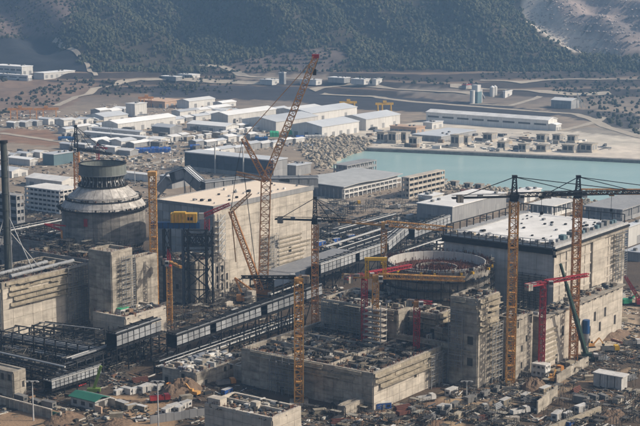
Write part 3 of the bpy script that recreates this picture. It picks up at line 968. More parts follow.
# right side: storey bands of framed beige infill panels
nb = 6; nzr = 5
zb = H * 0.40
du = LU / nb; dz = (H - 3.2 - zb) / nzr
for i in range(nb):
    for k in range(nzr):
        x0, x1, z0_, z1_ = i * du, (i + 1) * du, zb + k * dz, zb + (k + 1) * dz
        tower = i == 3
        if tower:
            piece('wall_panel', 'pale_concrete', t, x0 + .05, -1.2, z0_ + 0.03, x1 - .05, 0, z1_ - 0.03)
            if k == 1: piece('opening', 'interior', t, x1 - 2.2, -0.35, z0_ + 0.6, x1 - .02, -0.05, z1_ - 0.8)
            continue
        piece('infill_panel', 'formwork' if (i, k) in ((5, 2),) else 'pale_concrete', t, x0 + 0.5, -0.2, z0_ + 0.4, x1 - 0.5, 0, z1_ - 0.4)
        piece('frame_column', 'pale_concrete', t, x0 - 0.5, -0.65, z0_, x0 + 0.5, 0, z1_)
        piece('frame_beam', 'pale_concrete', t, x0 + 0.5, -0.55, z1_ - 0.4, x1 - 0.5, 0, z1_ + 0.38)
        if i < 6:
            piece('mullion', 'pale_concrete', t, x0 + du / 2 - 0.2, -0.4, z0_ + 0.4, x0 + du / 2 + 0.2, 0, z1_ - 0.4)
piece('eaves_beam', 'concrete', t, -0.9, -1.5, H - 3.2, LU + 0.9, -0.04, H - 1.6)
piece('eaves_gutter', 'dark_steel', t, -0.9, -2.1, H - 1.6, LU + 0.9, -0.32, H - 0.7)
piece('eaves_rail', 'light_steel', t, -0.9, -1.2, H - 0.7, LU + 0.9, -0.34, H + 0.35)
piece('eaves_beam', 'dark_steel', t, -1.4, -0.3, H - 3.4, -0.06, LV + 0.5, H - 1.5)
piece('eaves_gutter', 'dark_steel', t, -2.0, -0.3, H - 1.5, -0.32, LV + 0.5, H - 0.6)
# edge frames round the roof
piece('perimeter_deck', 'grey_wall', t, 0.0, 0.4, H + 0.01, 5.0, LV, H + 0.5)
piece('perimeter_deck', 'grey_wall', t, 5.05, LV - 4.5, H + 0.01, LU, LV, H + 0.5)
for i in range(24):
    y = LV * (i + .5) / 24
    piece('deck_crate', random.choice(['grey_steel', 'dark_steel', 'formwork', 'light_steel']), t, 0.8, y, H + .5, 0.8 + random.uniform(.8, 2.6), y + random.uniform(.7, 1.8), H + random.uniform(.9, 1.9))
for i in range(16):
    y = LV * i / 15
    rod('guard_post', 'dark_steel', t, (-0.8, y, H - 0.6), (-0.8, y, H + 2.6), 0.28)
rod('guard_rail', 'light_steel', t, (-0.8, 0, H + 2.6), (-0.8, LV, H + 2.6), 0.25)
rod('guard_rail', 'grey_steel', t, (-0.8, 0, H + 1.2), (-0.8, LV, H + 1.2), 0.22)
for i in range(13):
    x = LU * i / 12
    rod('guard_post', 'dark_steel', t, (x, LV - 1.0, H), (x, LV - 1.0, H + 4.2), 0.4)
rod('guard_rail', 'dark_steel', t, (0, LV - 1.0, H + 4.2), (LU, LV - 1.0, H + 4.2), 0.4)
for i in range(10):
    y = LV * i / 9
    rod('guard_post', 'dark_steel', t, (LU - 1.0, y, H), (LU - 1.0, y, H + 4.2), 0.4)
rod('guard_rail', 'dark_steel', t, (LU - 1, 0, H + 4.2), (LU - 1, LV, H + 4.2), 0.4)
piece('plant_deck', 'grey_wall', t, 1.5, 0.5, H + 0.01, LU - 2, 5.5, H + 0.9)
for i in range(14):
    x = 1.5 + (LU - 4) * i / 14 + random.uniform(-1, 1)
    s = random.uniform(1.0, 2.2)
    piece('roof_plant', random.choice(['grey_steel', 'teal_cladding', 'light_steel', 'cabin_grey']), t, x, 1.5, H + 0.91, x + s * 1.5, 1.5 + s * 1.3, H + 0.9 + s * 1.1)
for i in range(34):
    x, y = random.uniform(5, LU - 8), random.uniform(7, LV - 8)
    s = random.uniform(0.5, 1.2)
    piece('roof_vent', random.choice(['dark_steel', 'grey_steel']), t, x, y, H + 0.003, x + s * 1.8, y + s, H + s * 0.8)

# annex along the foot of the right hall
fr = frame(541, 371, 620.5, 524, ytop=317)
p, LU, LV, H = fr
t = thing('annex', 'pale concrete annex with dark doorways at the foot of the white roofed hall', 'building', p, ROT)
piece('core', 'pale_concrete', t, 0.02, 0.02, -0.5, LU - .02, LV - .02, H - 0.6)
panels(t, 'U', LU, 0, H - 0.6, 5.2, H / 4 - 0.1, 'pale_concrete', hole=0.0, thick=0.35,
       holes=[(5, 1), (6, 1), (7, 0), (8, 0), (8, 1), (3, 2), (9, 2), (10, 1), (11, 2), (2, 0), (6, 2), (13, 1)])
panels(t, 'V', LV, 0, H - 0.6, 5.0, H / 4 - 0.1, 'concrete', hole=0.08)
piece('roof_slab', 'concrete', t, -0.8, -1.6, H - 0.6, LU + 0.6, LV, H)
for i in range(int(LU / 6)):
    piece('ledge_bracket', 'dark_concrete', t, i * 6 + 1, -1.2, H - 1.6, i * 6 + 1.7, -0.42, H - 0.62)
for k in range(7):
    piece('formwork_waler', 'formwork', t, 0.2, -1.0, 3 + k * 2.2, LU * 0.16, -0.42, 3.8 + k * 2.2)
roof_clutter((p, LU, LV), H, 160, 'loose materials on the annex roof below the grey wall')

def wall_scaffold(label, p, face, a0, a1, z0, z1, m='grey_steel'):
    """tube scaffold standing before a wall face; p is the building's near corner"""
    t = thing('wall_scaffold', label, 'scaffold', p, ROT)
    ln = a1 - a0; n = max(2, int(ln / 2.6)); nz = max(2, int((z1 - z0) / 2.2))
    def P_(a, o, z):
        return (a0 + a, -o, z) if face == 'U' else (-o, a0 + a, z)
    for i in range(n + 1):
        for o in (1.1, 2.5):
            rod('standard', m, t, P_(ln * i / n, o, z0), P_(ln * i / n, o, z1 + random.uniform(0, 1.4)), 0.16)
    for k in range(1, nz + 1):
        z = z0 + (z1 - z0) * k / nz
        for i in range(n):
            if random.random() < .75:
                rod('deck_board', 'formwork', t, P_(ln * (i + .03) / n, 1.8, z), P_(ln * (i + .97) / n, 1.8, z), 1.2, 0.14)
        rod('ledger', m, t, P_(0, 2.5, z + 1.0), P_(ln, 2.5, z + 1.0), 0.14)
        rod('ledger', m, t, P_(0, 2.5, z - .1), P_(ln, 2.5, z - .1), 0.14)
    for i in range(0, n, 2):
        rod('brace', m, t, P_(ln * i / n, 2.5, z0), P_(ln * (i + 1) / n, 2.5, z1), 0.14)
    return t

# ---- front auxiliary block (centre foreground)
fr = frame(373, 412, 447, 242, ytop=373)
aux = fr
t = raw_building('auxiliary_building', 'low unfinished concrete block with ribbed formwork in the centre foreground', fr, 'concrete', pw=4.6, ph=3.2, parapet=2.2, bands_u=3, bands_v=2, inner=2, hole_u=0.05, hole_v=0.05, mu='pale_concrete')  # sunlit side set in paler concrete: part of its brightness is painted
roof_clutter(fr[:3], fr[3] - 2.2, 1700, 'rebar, formwork and scraps inside the open top of the central block', lo=0.3, hi=2.0)

# ---- small block at the bottom edge
fr = frame_top(272, 417.5, 13.0, 300.5, 205)
t = raw_building('pump_block', 'small pale concrete block with open top at the bottom edge', fr, 'pale_concrete', pw=4.2, ph=3.2, parapet=1.3, bands_u=0, bands_v=0, inner=1, hole_v=0.06)
p, LU, LV, H = fr
piece('stair_head', 'pale_concrete', t, 0.4, LV * 0.78, H - 1.3, 4.2, LV * 0.98, H + 2.0)
piece('stair_head', 'pale_concrete', t, LU * 0.35, LV * 0.38, H - 1.3, LU * 0.35 + 2.6, LV * 0.38 + 2.6, H + 1.8)
roof_clutter(fr[:3], fr[3] - 1.3, 700, 'scraps and formwork on top of the small pale block', lo=0.3, hi=1.5)

# ---- right reactor building
fr = frame(476, 388, 506, 322, h=17.0)
p, LU, LV, H = fr
LU = 60.0
fr = (p, LU, LV, H); fr_r2 = fr
t = raw_building('reactor_block', 'dark shaded concrete block under the open reactor ring', fr, 'concrete', pw=6.5, ph=4.3, parapet=1.4, bands_v=1, bands_u=0, hole_u=0.08, hole_v=0.07, inner=2)
roof_clutter((p, LU, LV), H - 1.3, 1500, 'dark scaffold parts and materials round the foot of the reactor ring', lo=0.4, hi=2.6)
LT = along(p, V, 449)
fr = (p - U * 0.6 - V * 0.6, 17.0, LT, 0.0)
fr = (fr[0], 17.0, LT, ZAT(fr[0], 299))
t = raw_building('corner_tower', 'tall concrete corner tower with sunlit edge beside the reactor ring', fr, 'concrete', pw=5.5, ph=4.2, parapet=1.6, bands_u=6, bands_v=2, hole_u=0.1, hole_v=0.04)
roof_clutter(fr[:3], fr[3] - 1.5, 160, 'scraps and props on top of the concrete corner tower', lo=0.4, hi=1.8)
a_ = along(p, V, 398)
q = p + V * a_ - U * 0.5
fr = (q, 26.0, LV - a_, 27.0)
t = raw_building('side_block', 'grey block with pale top left of the open reactor ring', fr, 'concrete', pw=5.5, ph=4.2, parapet=1.6, bands_v=2, hole_v=0.05)
roof_clutter(fr[:3], fr[3] - 1.5, 420, 'dark materials on the grey block left of the reactor ring', lo=0.4, hi=2.2)
fr_sb = fr
for (xa, xb, hh, back, lab) in ((400, 428, 26.0, 7.0, 'stepped pale block in front of the ring beside the formwork tower'), (429, 450, 21.5, 4.0, 'lower stepped block between ring and corner tower')):
    a_ = along(p, V, xa); b_ = along(p, V, xb)
    fr = (p + V * b_ + U * back, 14.0, a_ - b_, hh)
    raw_building('stepped_block', lab, fr, 'concrete', pw=4.5, ph=3.6, parapet=1.5, bands_v=3, bands_u=2, hole_v=0.12, inner=1)
    roof_clutter(fr[:3], fr[3] - 1.4, 160, 'props and boards on the ' + lab.split(' in front')[0].split(' between')[0], lo=0.4, hi=2.0)
# tower of formwork slabs climbing round the yellow crane mast
q = G(375, 377)
s = thing('formwork_tower', 'tower of pale horizontal formwork slabs left of the reactor ring', 'formwork', q, ROT)
for k in range(9):
    e = random.uniform(-.4, .4)
    piece('slab', 'pale_concrete', s, -2.2 + e, -4.2, 11 + k * 2.2, 2.4 + e, 4.4, 11.5 + k * 2.2)
for a in (-3.9, 0.2, 4.1):
    rod('post', 'grey_steel', s, (-2.0, a, 0), (-2.0, a, 31), 0.3)
    rod('post', 'grey_steel', s, (2.2, a, 0), (2.2, a, 31), 0.3)

# second concrete wing between reactor block and hall
fr = frame(514, 380, 531, 497, ytop=318)
raw_building('concrete_wing', 'grey concrete wing between the reactor block and the red tower crane', fr, 'concrete', pw=4.0, ph=3.4, parapet=1.2, bands_u=0, hole_u=0.08, hole_v=0.06, rebar=True)
roof_clutter(fr[:3], fr[3] - 1.2, 160, 'pale scraps on the grey wing beside the red tower crane', lo=0.4, hi=2.0)

# the open ring of the right reactor
C2 = Vector((0, 640, 0)); C2.x = (437 - 320) / FPX * (640 * CP + 131 * SP)
r2 = thing('reactor_ring', 'round open reactor ring with pale inner wall under construction', 'reactor', C2, 0)
RO, RI, ZT = 23.2, 21.6, 39.2
NS = 28
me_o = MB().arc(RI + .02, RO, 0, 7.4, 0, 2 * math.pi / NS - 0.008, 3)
ring_lo = None
for lev in range(4):
    zz = 8.4 + lev * 7.6
    for i in range(NS):
        if lev == 0 and i == 0:
            ring_lo = me_o.build('wall_segment', 'dark_concrete', r2, (0, 0, zz)); o = ring_lo
        else:
            o = link('wall_segment', ring_lo.data, r2, (0, 0, zz))
        o.rotation_euler = (0, 0, 2 * math.pi * i / NS)
me_i = MB().arc(RI - 0.5, RI - 0.01, 0, 9.2, 0, 2 * math.pi / NS - 0.006, 3)
first = None
for i in range(NS):
    if first is None:
        first = me_i.build('liner_panel', 'ring_liner', r2, (0, 0, ZT - 9.0)); o = first
    else:
        o = link('liner_panel', first.data, r2, (0, 0, ZT - 9.0))
    o.rotation_euler = (0, 0, 2 * math.pi * i / NS)
MB().arc(0.5, RI - 0.52, ZT - 4.2, ZT - 3.6, 0, 2 * math.pi, 40).build('deck', 'rebar_red', r2)
MB().arc(8.6, 9.2, ZT - 3.6, ZT - 2.4, 0, 2 * math.pi, 32).build('inner_shield', 'dark_concrete', r2)
mb = MB()
for i in range(700):
    a = random.uniform(0, 6.283); rr = random.uniform(1.5, 20.6)
    x, y = rr * math.cos(a), rr * math.sin(a)
    mb.bar((x, y, ZT - 3.6), (x + random.uniform(-.4, .4), y + random.uniform(-.4, .4), ZT - 3.6 + random.uniform(.5, 2.0)), 0.24)
tag(mb.build('rebar_cage', 'rebar_red', r2), kind='stuff')
for i in range(26):
    a = 2 * math.pi * i / 26
    if i % 3 == 2: continue
    c, sn = math.cos(a), math.sin(a)
    o = piece('bracket', 'hoist_yellow', r2, -0.9, -0.45, -0.5, 0.9, 0.45, 0.5)
    o.location = ((RO + 0.7) * c, (RO + 0.7) * sn, ZT - 1.2); o.rotation_euler = (0, 0, a)
mb = MB().arc(RO + .3, RO + 2.2, 30.5, 30.8, 0, 2 * math.pi, 36).arc(RO + .3, RO + 2.2, 34.2, 34.5, 0, 2 * math.pi, 36).arc(RO + .3, RO + 2.2, 26.5, 26.8, 0, 2 * math.pi, 36).arc(RO + .3, RO + 2.6, 22.5, 22.8, 0, 2 * math.pi, 36).arc(RO + .3, RO + 2.6, 18.8, 19.1, 0, 2 * math.pi, 36)
for i in range(44):
    a = 2 * math.pi * i / 44; c, sn = math.cos(a) * (RO + 2.1), math.sin(a) * (RO + 2.1)
    mb.bar((c, sn, 15), (c, sn, 36.5), 0.22)
mb.build('scaffold', 'dark_steel', r2)

mb = MB()
for i in range(560):        # rebar, shores and gear all round the rim
    a = random.uniform(0, 6.283); rr = RO + random.uniform(-.2, 2.4); z = random.choice([ZT - .2, 34.5, 30.8, 26.8, 22.8]) if rr < RO + 2 else random.choice([22.8, 19.1])
    x, y = rr * math.cos(a), rr * math.sin(a); s_ = random.uniform(.4, 1.5)
    if random.random() < .5: mb.bar((x, y, z), (x, y, z + s_ * 2.2), .2)
    else: mb.box(x - s_ / 2, y - s_ / 2, z, x + s_ / 2, y + s_ / 2, z + s_ * .7)
tag(mb.build('rim_gear', 'debris_mat', r2), kind='stuff')
mb = MB()
for i in range(420):
    a = random.uniform(0, 6.283); rr = random.uniform(RI + .1, RO + 1.2)
    x, y = rr * math.cos(a), rr * math.sin(a); z = ZT - (1.2 if rr > RO else .1)
    mb.bar((x, y, z), (x, y, z + random.uniform(.5, 1.8)), .2)
tag(mb.build('rim_rebar', 'rebar_red', r2), kind='stuff')
def onroof(fr, drop):
    p, LU, LV, H = fr
    return lambda x, y: p + U * (float(RNG.uniform(.03, .9)) * LU) + V * (float(RNG.uniform(.03, .9)) * LV) + Vector((0, 0, H - drop))
scaffolds('reactor_scaffolding', [[(320, 290), (490, 290), (490, 340), (320, 340)]], 150, 'dark scaffolding on the block round the open reactor ring', hmax=9, zfun=onroof(fr_r2, 1.4))
scaffolds('block_scaffolding', [[(320, 290), (490, 290), (490, 340), (320, 340)]], 70, 'scaffolding and shores inside the open top of the central block', hmax=2.8, size=(1.5, 5), zfun=onroof(aux, 2.2))

# ---- left reactor with its stepped dome
Y1 = 790.0
C1 = Vector(((103 - 320) / FPX * (Y1 * CP + 120 * SP), Y1, 0))
r1 = thing('reactor_dome', 'stepped reactor dome with dark ring on top rising at the left', 'reactor', C1, 0)

def ring_of(name, m, parent, n, r0, r1_, z0, z1, R0=None, R1=None, gap=0.01, sub=2):
    f = None
    for i in range(n):
        if f is None:
            f = MB().arc(r0, r1_, 0, z1 - z0, 0, 2 * math.pi / n - gap, sub, R0, R1).build(name, m, parent, (0, 0, z0)); o = f
        else:
            o = link(name, f.data, parent, (0, 0, z0))
        o.rotation_euler = (0, 0, 2 * math.pi * i / n)
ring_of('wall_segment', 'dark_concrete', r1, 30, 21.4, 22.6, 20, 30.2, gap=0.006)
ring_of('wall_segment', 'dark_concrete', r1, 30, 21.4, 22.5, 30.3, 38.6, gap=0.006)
MB().arc(19.5, 24.6, 38.6, 39.1, 0, 2 * math.pi, 48).build('walkway', 'dark_steel', r1)
MB().arc(0, 21.2, 18, 38, 0, 2 * math.pi, 40, 0, 21.2).build('core', 'interior', r1)
ring_of('dome_panel', 'dome_liner', r1, 26, 22.3, 22.9, 39.1, 43.2, 19.6, 20.2, gap=0.008)
MB().arc(17.0, 20.6, 43.2, 43.6, 0, 2 * math.pi, 48).build('walkway', 'dark_steel', r1)
ring_of('dome_panel', 'dome_liner', r1, 24, 18.6, 19.2, 43.6, 45.2, 18.2, 18.8, gap=0.008)
ring_of('dome_panel', 'dome_liner', r1, 22, 17.4, 18.0, 45.3, 50.4, 11.6, 12.3, gap=0.01)
MB().arc(11.0, 13.4, 50.4, 50.8, 0, 2 * math.pi, 40).build('walkway', 'dark_steel', r1)
MB().arc(0.2, 10.2, 46.0, 56.2, 0, 2 * math.pi, 32, 0.2, 11).build('inner_drum', 'interior', r1)
ns = 30
for i in range(ns):
    a = 2 * math.pi * i / ns; c, sn = math.cos(a), math.sin(a)
    rod('strut', 'grey_steel', r1, (12.2 * c, 12.2 * sn, 50.6), (10.6 * c, 10.6 * sn, 54.0), 0.45)
    rod('strut', 'ring_green', r1, (10.6 * c, 10.6 * sn, 53.9), (12.4 * c, 12.4 * sn, 56.9), 0.45)
for i in range(0, ns, 2):
    a = 2 * math.pi * (i + .5) / ns; c, sn = math.cos(a), math.sin(a)
    rod('junction_box', 'cabin_white', r1, (11.1 * c, 11.1 * sn, 53.4), (11.5 * c, 11.5 * sn, 53.4), 0.9)
ring_of('ring_panel', 'ring_green', r1, 24, 12.1, 12.7, 56.7, 62.0, gap=0.007)
MB().arc(11.2, 13.1, 56.4, 56.7, 0, 2 * math.pi, 40).build('ring_flange', 'grey_steel', r1)
MB().arc(11.9, 12.95, 62.0, 62.35, 0, 2 * math.pi, 40).build('ring_flange', 'dark_steel', r1)
for z, rr in ((39.1, 24.4), (43.6, 20.5), (50.8, 13.3)):
    mb = MB()
    n = int(rr * 2.2)
    for i in range(n):
        a = 2 * math.pi * i / n
        mb.bar((rr * math.cos(a), rr * math.sin(a), z), (rr * math.cos(a), rr * math.sin(a), z + 1.3), 0.16)
    mb.arc(rr - .08, rr + .08, z + 1.2, z + 1.35, 0, 2 * math.pi, 48)
    mb.build('railing', 'dark_steel', r1)
mb = MB()
for i in range(260):        # bolts, ladders and lifting gear sitting on the walkways and dome
    a = random.uniform(0, 6.283); rr, z = random.choice([(23.6, 39.1), (19.9, 43.6), (12.9, 50.8), (22.9, 38.6)])
    s_ = random.uniform(.3, .9)
    x, y = rr * math.cos(a), rr * math.sin(a)
    mb.box(x - s_ / 2, y - s_ / 2, z, x + s_ / 2, y + s_ / 2, z + s_ * 1.2)
tag(mb.build('walkway_gear', 'debris_mat', r1), kind='stuff')
# banner on the wall
o = piece('banner', 'crane_red', r1, -1.0, -23.0, 31.4, 1.0, -22.75, 35.6); o.location.x = -6.4; o.location.y = -22.2; o.rotation_euler = (0, 0, -0.28)

# its base blocks
fr = frame(44, 284, 72, 14, ytop=242)
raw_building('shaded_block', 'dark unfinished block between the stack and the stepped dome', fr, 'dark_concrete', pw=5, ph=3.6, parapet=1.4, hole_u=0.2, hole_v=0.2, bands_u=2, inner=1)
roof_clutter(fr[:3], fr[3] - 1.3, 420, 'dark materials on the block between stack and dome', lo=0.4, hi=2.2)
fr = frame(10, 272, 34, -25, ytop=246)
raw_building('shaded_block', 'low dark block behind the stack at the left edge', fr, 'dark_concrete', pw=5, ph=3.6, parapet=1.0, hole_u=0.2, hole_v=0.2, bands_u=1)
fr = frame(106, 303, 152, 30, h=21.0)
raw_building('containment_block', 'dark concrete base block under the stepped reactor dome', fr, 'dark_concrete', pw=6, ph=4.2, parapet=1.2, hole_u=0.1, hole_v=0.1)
roof_clutter(fr[:3], fr[3] - 1.0, 1100, 'dark scaffold and materials on the ledge round the stepped dome', lo=0.4, hi=2.2)
scaffolds('dome_scaffolding', [[(30, 240), (150, 240), (150, 300), (30, 300)]], 90, 'dark scaffolding on the block round the stepped dome', hmax=5.5, zfun=onroof(fr, 1.2))
fr = frame(113, 338, 133.5, 91, ytop=252)
tower1 = fr
raw_building('stair_tower', 'square grey concrete tower in front of the stepped dome', fr, 'concrete', pw=5.0, ph=5.6, parapet=1.4, hole_u=0.02, hole_v=0.02)
fr = frame(137, 328, 158, 128, ytop=258)
raw_building('stair_tower', 'narrow concrete block behind the ochre crane mast right of the grey tower', fr, 'concrete', pw=4.4, ph=4.6, parapet=2.4, hole_u=0.04)
fr = frame(126, 344, 166, 94, ytop=317)
raw_building('low_block', 'low block with sunlit pale front below the square grey tower', fr, 'pale_concrete', pw=4.8, ph=3.2, parapet=1.0, hole_u=0.05, inner=1)
roof_clutter(fr[:3], fr[3] - 1.0, 240, 'piled materials on the low block with the sunlit front', lo=0.3, hi=1.8)
g = thing('green_tank_cover', 'small green and white cover on the low block roof', 'cover', p + Vector((0, 0, 0)), ROT)
g.location = fr[0] + U * fr[1] * 0.35 + V * fr[2] * 0.55 + Vector((0, 0, fr[3] - 1.0))
piece('box', 'cabin_white', g, -2.6, -1.6, 0, 2.6, 1.6, 1.7); piece('lid', 'tarp_green', g, -2.8, -1.8, 1.7, 2.8, 1.8, 2.1)
fr = frame(196, 306, 222, 160, ytop=262)
raw_building('support_block', 'cluttered concrete support block behind the blue legged gantry', fr, 'concrete', pw=4.4, ph=3.6, parapet=1.2, hole_u=0.12, hole_v=0.12)
roof_clutter(fr[:3], fr[3] - 1.0, 260, 'scattered light materials behind the blue legged gantry', lo=0.4, hi=2.4)
fr = frame(205, 304, 229, 196, ytop=266)
raw_building('windowed_block', 'narrow white block with square openings beside the crawler crane', fr, 'pale_concrete', pw=4.0, ph=4.6, parapet=0.8, hole_u=0.75, hole_v=0.4, rebar=False)

# ---- left auxiliary block
fr = frame(4, 352, 89, -40, ytop=283)
raw_building('auxiliary_building', 'long concrete block with sunlit formwork face at the left edge', fr, 'concrete', pw=6.2, ph=4.4, parapet=3.0, bands_u=5, bands_v=4, inner=2, hole_u=0.03, mu='pale_concrete')  # paler concrete on the sun side paints in some of the sunlight
roof_clutter(fr[:3], fr[3] - 3.0, 1300, 'dark formwork and pipes inside the open top of the left block', lo=0.4, hi=2.4)
auxl = fr
scaffolds('left_block_scaffolding', [[(0, 250), (90, 250), (90, 300), (0, 300)]], 80, 'dark scaffolding inside the open top of the left block', hmax=3.5, zfun=onroof(fr, 3.0))
for (x0, x1, y0, y1, lab) in ((0.2, 0.98, 0.2, 0.28, 'long grey pipe lying on top of the left block'), (0.05, 0.8, 0.45, 0.55, 'second grey pipe lying farther back on the left block')):
    a = fr[0] + U * fr[1] * x0 + V * fr[2] * y0; b = fr[0] + U * fr[1] * x1 + V * fr[2] * y1
    z = fr[3] + 0.4
    tag(MB().cyl((a.x, a.y, z), (b.x, b.y, z), 0.9, n=12).build('pipe', 'grey_steel', smooth=False), lab, 'pipe')

# dark stack with stays on the left block
zs = fr[3] - 3.0
q = G(8.2, 276, zs)
st = thing('stack', 'tall dark steel stack with stays at the left edge', 'stack', q, 0)
ztop = ZAT(q, 143) - zs
mb = MB().cyl((0, 0, 0), (0, 0, ztop), 1.55, 1.45, 20)
for k in range(1, 8):
    mb.cyl((0, 0, ztop * k / 8 - .2), (0, 0, ztop * k / 8 + .2), 1.75, n=20)
mb.build('shaft', 'stack_paint', st)
MB().cyl((0, 0, ztop), (0, 0, ztop + 1.1), 1.95, 1.95, 20).build('cap', 'dark_steel', st)
MB().box(-3, -3, -0.2, 3, 3, 1.8).build('plinth', 'concrete', st)
MB().bar((1.9, -.3, 0), (1.9, -.3, ztop - 3), 0.35).build('riser_pipe', 'light_steel', st)
for k, (dx, dy) in enumerate(((13, -3), (14, 9), (-8, -6), (-10, 9))):
    rod('stay', 'light_steel', st, (0, 0, ztop * 0.5 - 8 * (k % 2)), (dx, dy, 0.6), 0.3)

# low block with debris roof left of the central block
fr = frame(196, 388, 246, 163, ytop=373)
raw_building('low_block', 'low block with pale rubble roof left of the central block', fr, 'concrete', pw=4.0, ph=3.0, parapet=0.7, hole_u=0.2, hole_v=0.2, inner=1)
roof_clutter(fr[:3], fr[3] - 0.6, 420, 'pale boards on the low block left of the central block', lo=0.4, hi=2.2, m='yard_mat')
fr = frame(242, 381, 257, 234, ytop=366)
raw_building('low_block', 'small pale block in the gap beside the central block', fr, 'concrete', pw=3.0, ph=3.0, parapet=0.6, hole_u=0.2, rebar=False)
fr = frame(345, 418, 372, 338, ytop=406)
raw_building('stair_block', 'small stair block with dark opening against the central block', fr, 'concrete', pw=3.2, ph=2.6, parapet=0.6, hole_u=0.1, hole_v=0.3, rebar=False)
fr = frame(14, 398, 26, -20, ytop=372)
raw_building('dark_block', 'dark roofed block with pale broken side at the lower left edge', fr, 'concrete', pw=3.6, ph=3.2, parapet=0.6, hole_u=0.3, rebar=False)

# scaffolds standing against the walls
p_, LU_, LV_, H_ = fr_r2
wall_scaffold('tube scaffold on the sunlit side of the concrete corner tower', p_ - U * .6 - V * .6, 'U', 8, 16.5, 0, 24)
wall_scaffold('tube scaffold on the shaded side of the concrete corner tower', p_ - U * .6 - V * .6, 'V', LT * .45, LT * .95, 6, 30)
wall_scaffold('tube scaffold against the grey side block left of the ring', fr_sb[0], 'V', fr_sb[2] * .45, fr_sb[2] * .95, 4, 26)
wall_scaffold('tube scaffold at the far end of the left block face', auxl[0], 'U', auxl[1] * .72, auxl[1] * .96, 0, auxl[3])
wall_scaffold('tube scaffold on the left end of the left block', auxl[0], 'V', 0, auxl[2] * .7, 0, auxl[3])
wall_scaffold('tube scaffold at the far end of the central block face', aux[0], 'U', aux[1] * .7, aux[1] * .97, 0, aux[3] * .85)
wall_scaffold('tube scaffold on the shaded face of the central block', aux[0], 'V', aux[2] * .55, aux[2] * .75, 0, aux[3])
wall_scaffold('tall tube scaffold on the grey wall of the right hall', hall2[0], 'V', 2, hall2[2] * .3, 0, hall2[3] * .7, 'dark_steel')
wall_scaffold('tube scaffold beneath the eaves at the far end of the right hall', hall2[0], 'U', hall2[1] * .8, hall2[1] * .97, hall2[3] * .42, hall2[3] - 4)
wall_scaffold('tube scaffold low on the long wall of the tan roofed hall', hall1[0], 'U', hall1[1] * .45, hall1[1] * .6, 0, 24)
wall_scaffold('tube scaffold on the square grey tower', tower1[0], 'U', tower1[1] * .3, tower1[1] * .95, 0, tower1[3] * .9)

# ================================================================== background buildings
def shed(name, label, px, py, xr, xl, h, wall='far_wall', roof='far_white_roof', kind='gable', ny=0, doors=2, windows=0, cat='warehouse', group=None, rot=ROT, z=None, ext=None):
    """a hall: walls, pitched or flat roof with overhang, doors on both faces seen, window strips"""
    if z is None:
        g = TG(px, py); z0 = g.z if g.y > 1860 else 0.0
    else:
        z0 = z
    p, LU, LV, _ = frame(px, py, xr, xl, h=h, z0=z0, rot=rot)
    LU = min(LU, 200); LV = min(LV, 220)
    if ext: LU, LV = max(LU, ext[0]), max(LV, ext[1])
    t = thing(name, label, cat, p, rot, group)
    MB().box(0, 0, -1.5, LU, LV, h).build('wall', wall, t)
    ov = 0.6
    if kind == 'gable':
        if LU >= LV:
            rise = min(3.5, LV * 0.12)
            o = [(-ov, -ov, h), (-ov, LV / 2, h + rise), (-ov, LV + ov, h), (-ov, LV + ov, h + .5), (-ov, LV / 2, h + rise + .5), (-ov, -ov, h + .5)]
            MB().prism(o, (LU + 2 * ov, 0, 0)).build('roof', roof, t)
            MB().prism([(0, 0.02, h), (0, LV - .02, h), (0, LV / 2, h + rise)], (LU, 0, 0)).build('gable', wall, t)
        else:
            rise = min(3.5, LU * 0.12)
            o = [(-ov, -ov, h), (LU / 2, -ov, h + rise), (LU + ov, -ov, h), (LU + ov, -ov, h + .5), (LU / 2, -ov, h + rise + .5), (-ov, -ov, h + .5)]
            MB().prism(o, (0, LV + 2 * ov, 0)).build('roof', roof, t)
            MB().prism([(0.02, 0, h), (LU - .02, 0, h), (LU / 2, 0, h + rise)], (0, LV, 0)).build('gable', wall, t)
    else:
        MB().box(-ov, -ov, h, LU + ov, LV + ov, h + 0.6).build('roof', roof, t)
        for i in range(3):
            x, y = random.uniform(1, max(1.2, LU - 4)), random.uniform(1, max(1.2, LV - 4))
            piece('roof_unit', 'cabin_grey', t, x, y, h + 0.6, x + 2.2, y + 1.8, h + 1.9)
    for i in range(doors):
        dw = min(4.5, LU / (doors + 1)); x = LU * (i + 0.5) / doors - dw / 2
        piece('door', 'grey_wall', t, x, -0.12, 0, x + dw, 0.05, min(h * 0.6, 5))
    for i in range(ny):
        dw = min(4.5, LV / (ny + 1)); y = LV * (i + 0.5) / ny - dw / 2
        piece('door', 'slate_cladding', t, -0.12, y, 0, 0.05, y + dw, min(h * 0.6, 5))
    for i in range(windows):
        a0 = LV * (i + 0.12) / windows; a1 = LV * (i + 0.88) / windows
        piece('window', 'window_dark', t, -0.14, a0, h * 0.5, 0.05, a1, h * 0.68)
    return t

W = shed
W('warehouse', 'tall white block standing among the warehouses at upper left', 135, 117, 147, 126, 14, roof='far_white_roof', kind='flat', doors=1)
W('warehouse', 'low blue grey roofed shed left of the tall white block', 104, 123, 128, 86, 6, roof='grey_blue_roof', ny=3)
W('warehouse', 'long white hall in front of the tall white block', 118, 133, 176, 102, 9, doors=6, ny=1)
W('warehouse', 'long low white roofed shed behind the blue tarpaulin row', 146, 143, 151, 84, 5, roof='far_white_roof', ny=6)
W('warehouse', 'second long low shed behind the white roofed one', 140, 137.5, 146, 92, 5, roof='grey_blue_roof', ny=5)
W('workshop', 'peach coloured open workshop behind the tall white block', 165, 108, 184, 139, 7, wall='peach_wall', roof='peach_wall', kind='flat', doors=4, ny=3, cat='workshop')
W('warehouse', 'white gabled warehouse right of the peach workshop', 189, 108.5, 215, 177, 8)
W('warehouse', 'small white shed between two larger white warehouses', 222, 107.5, 236, 213, 5)
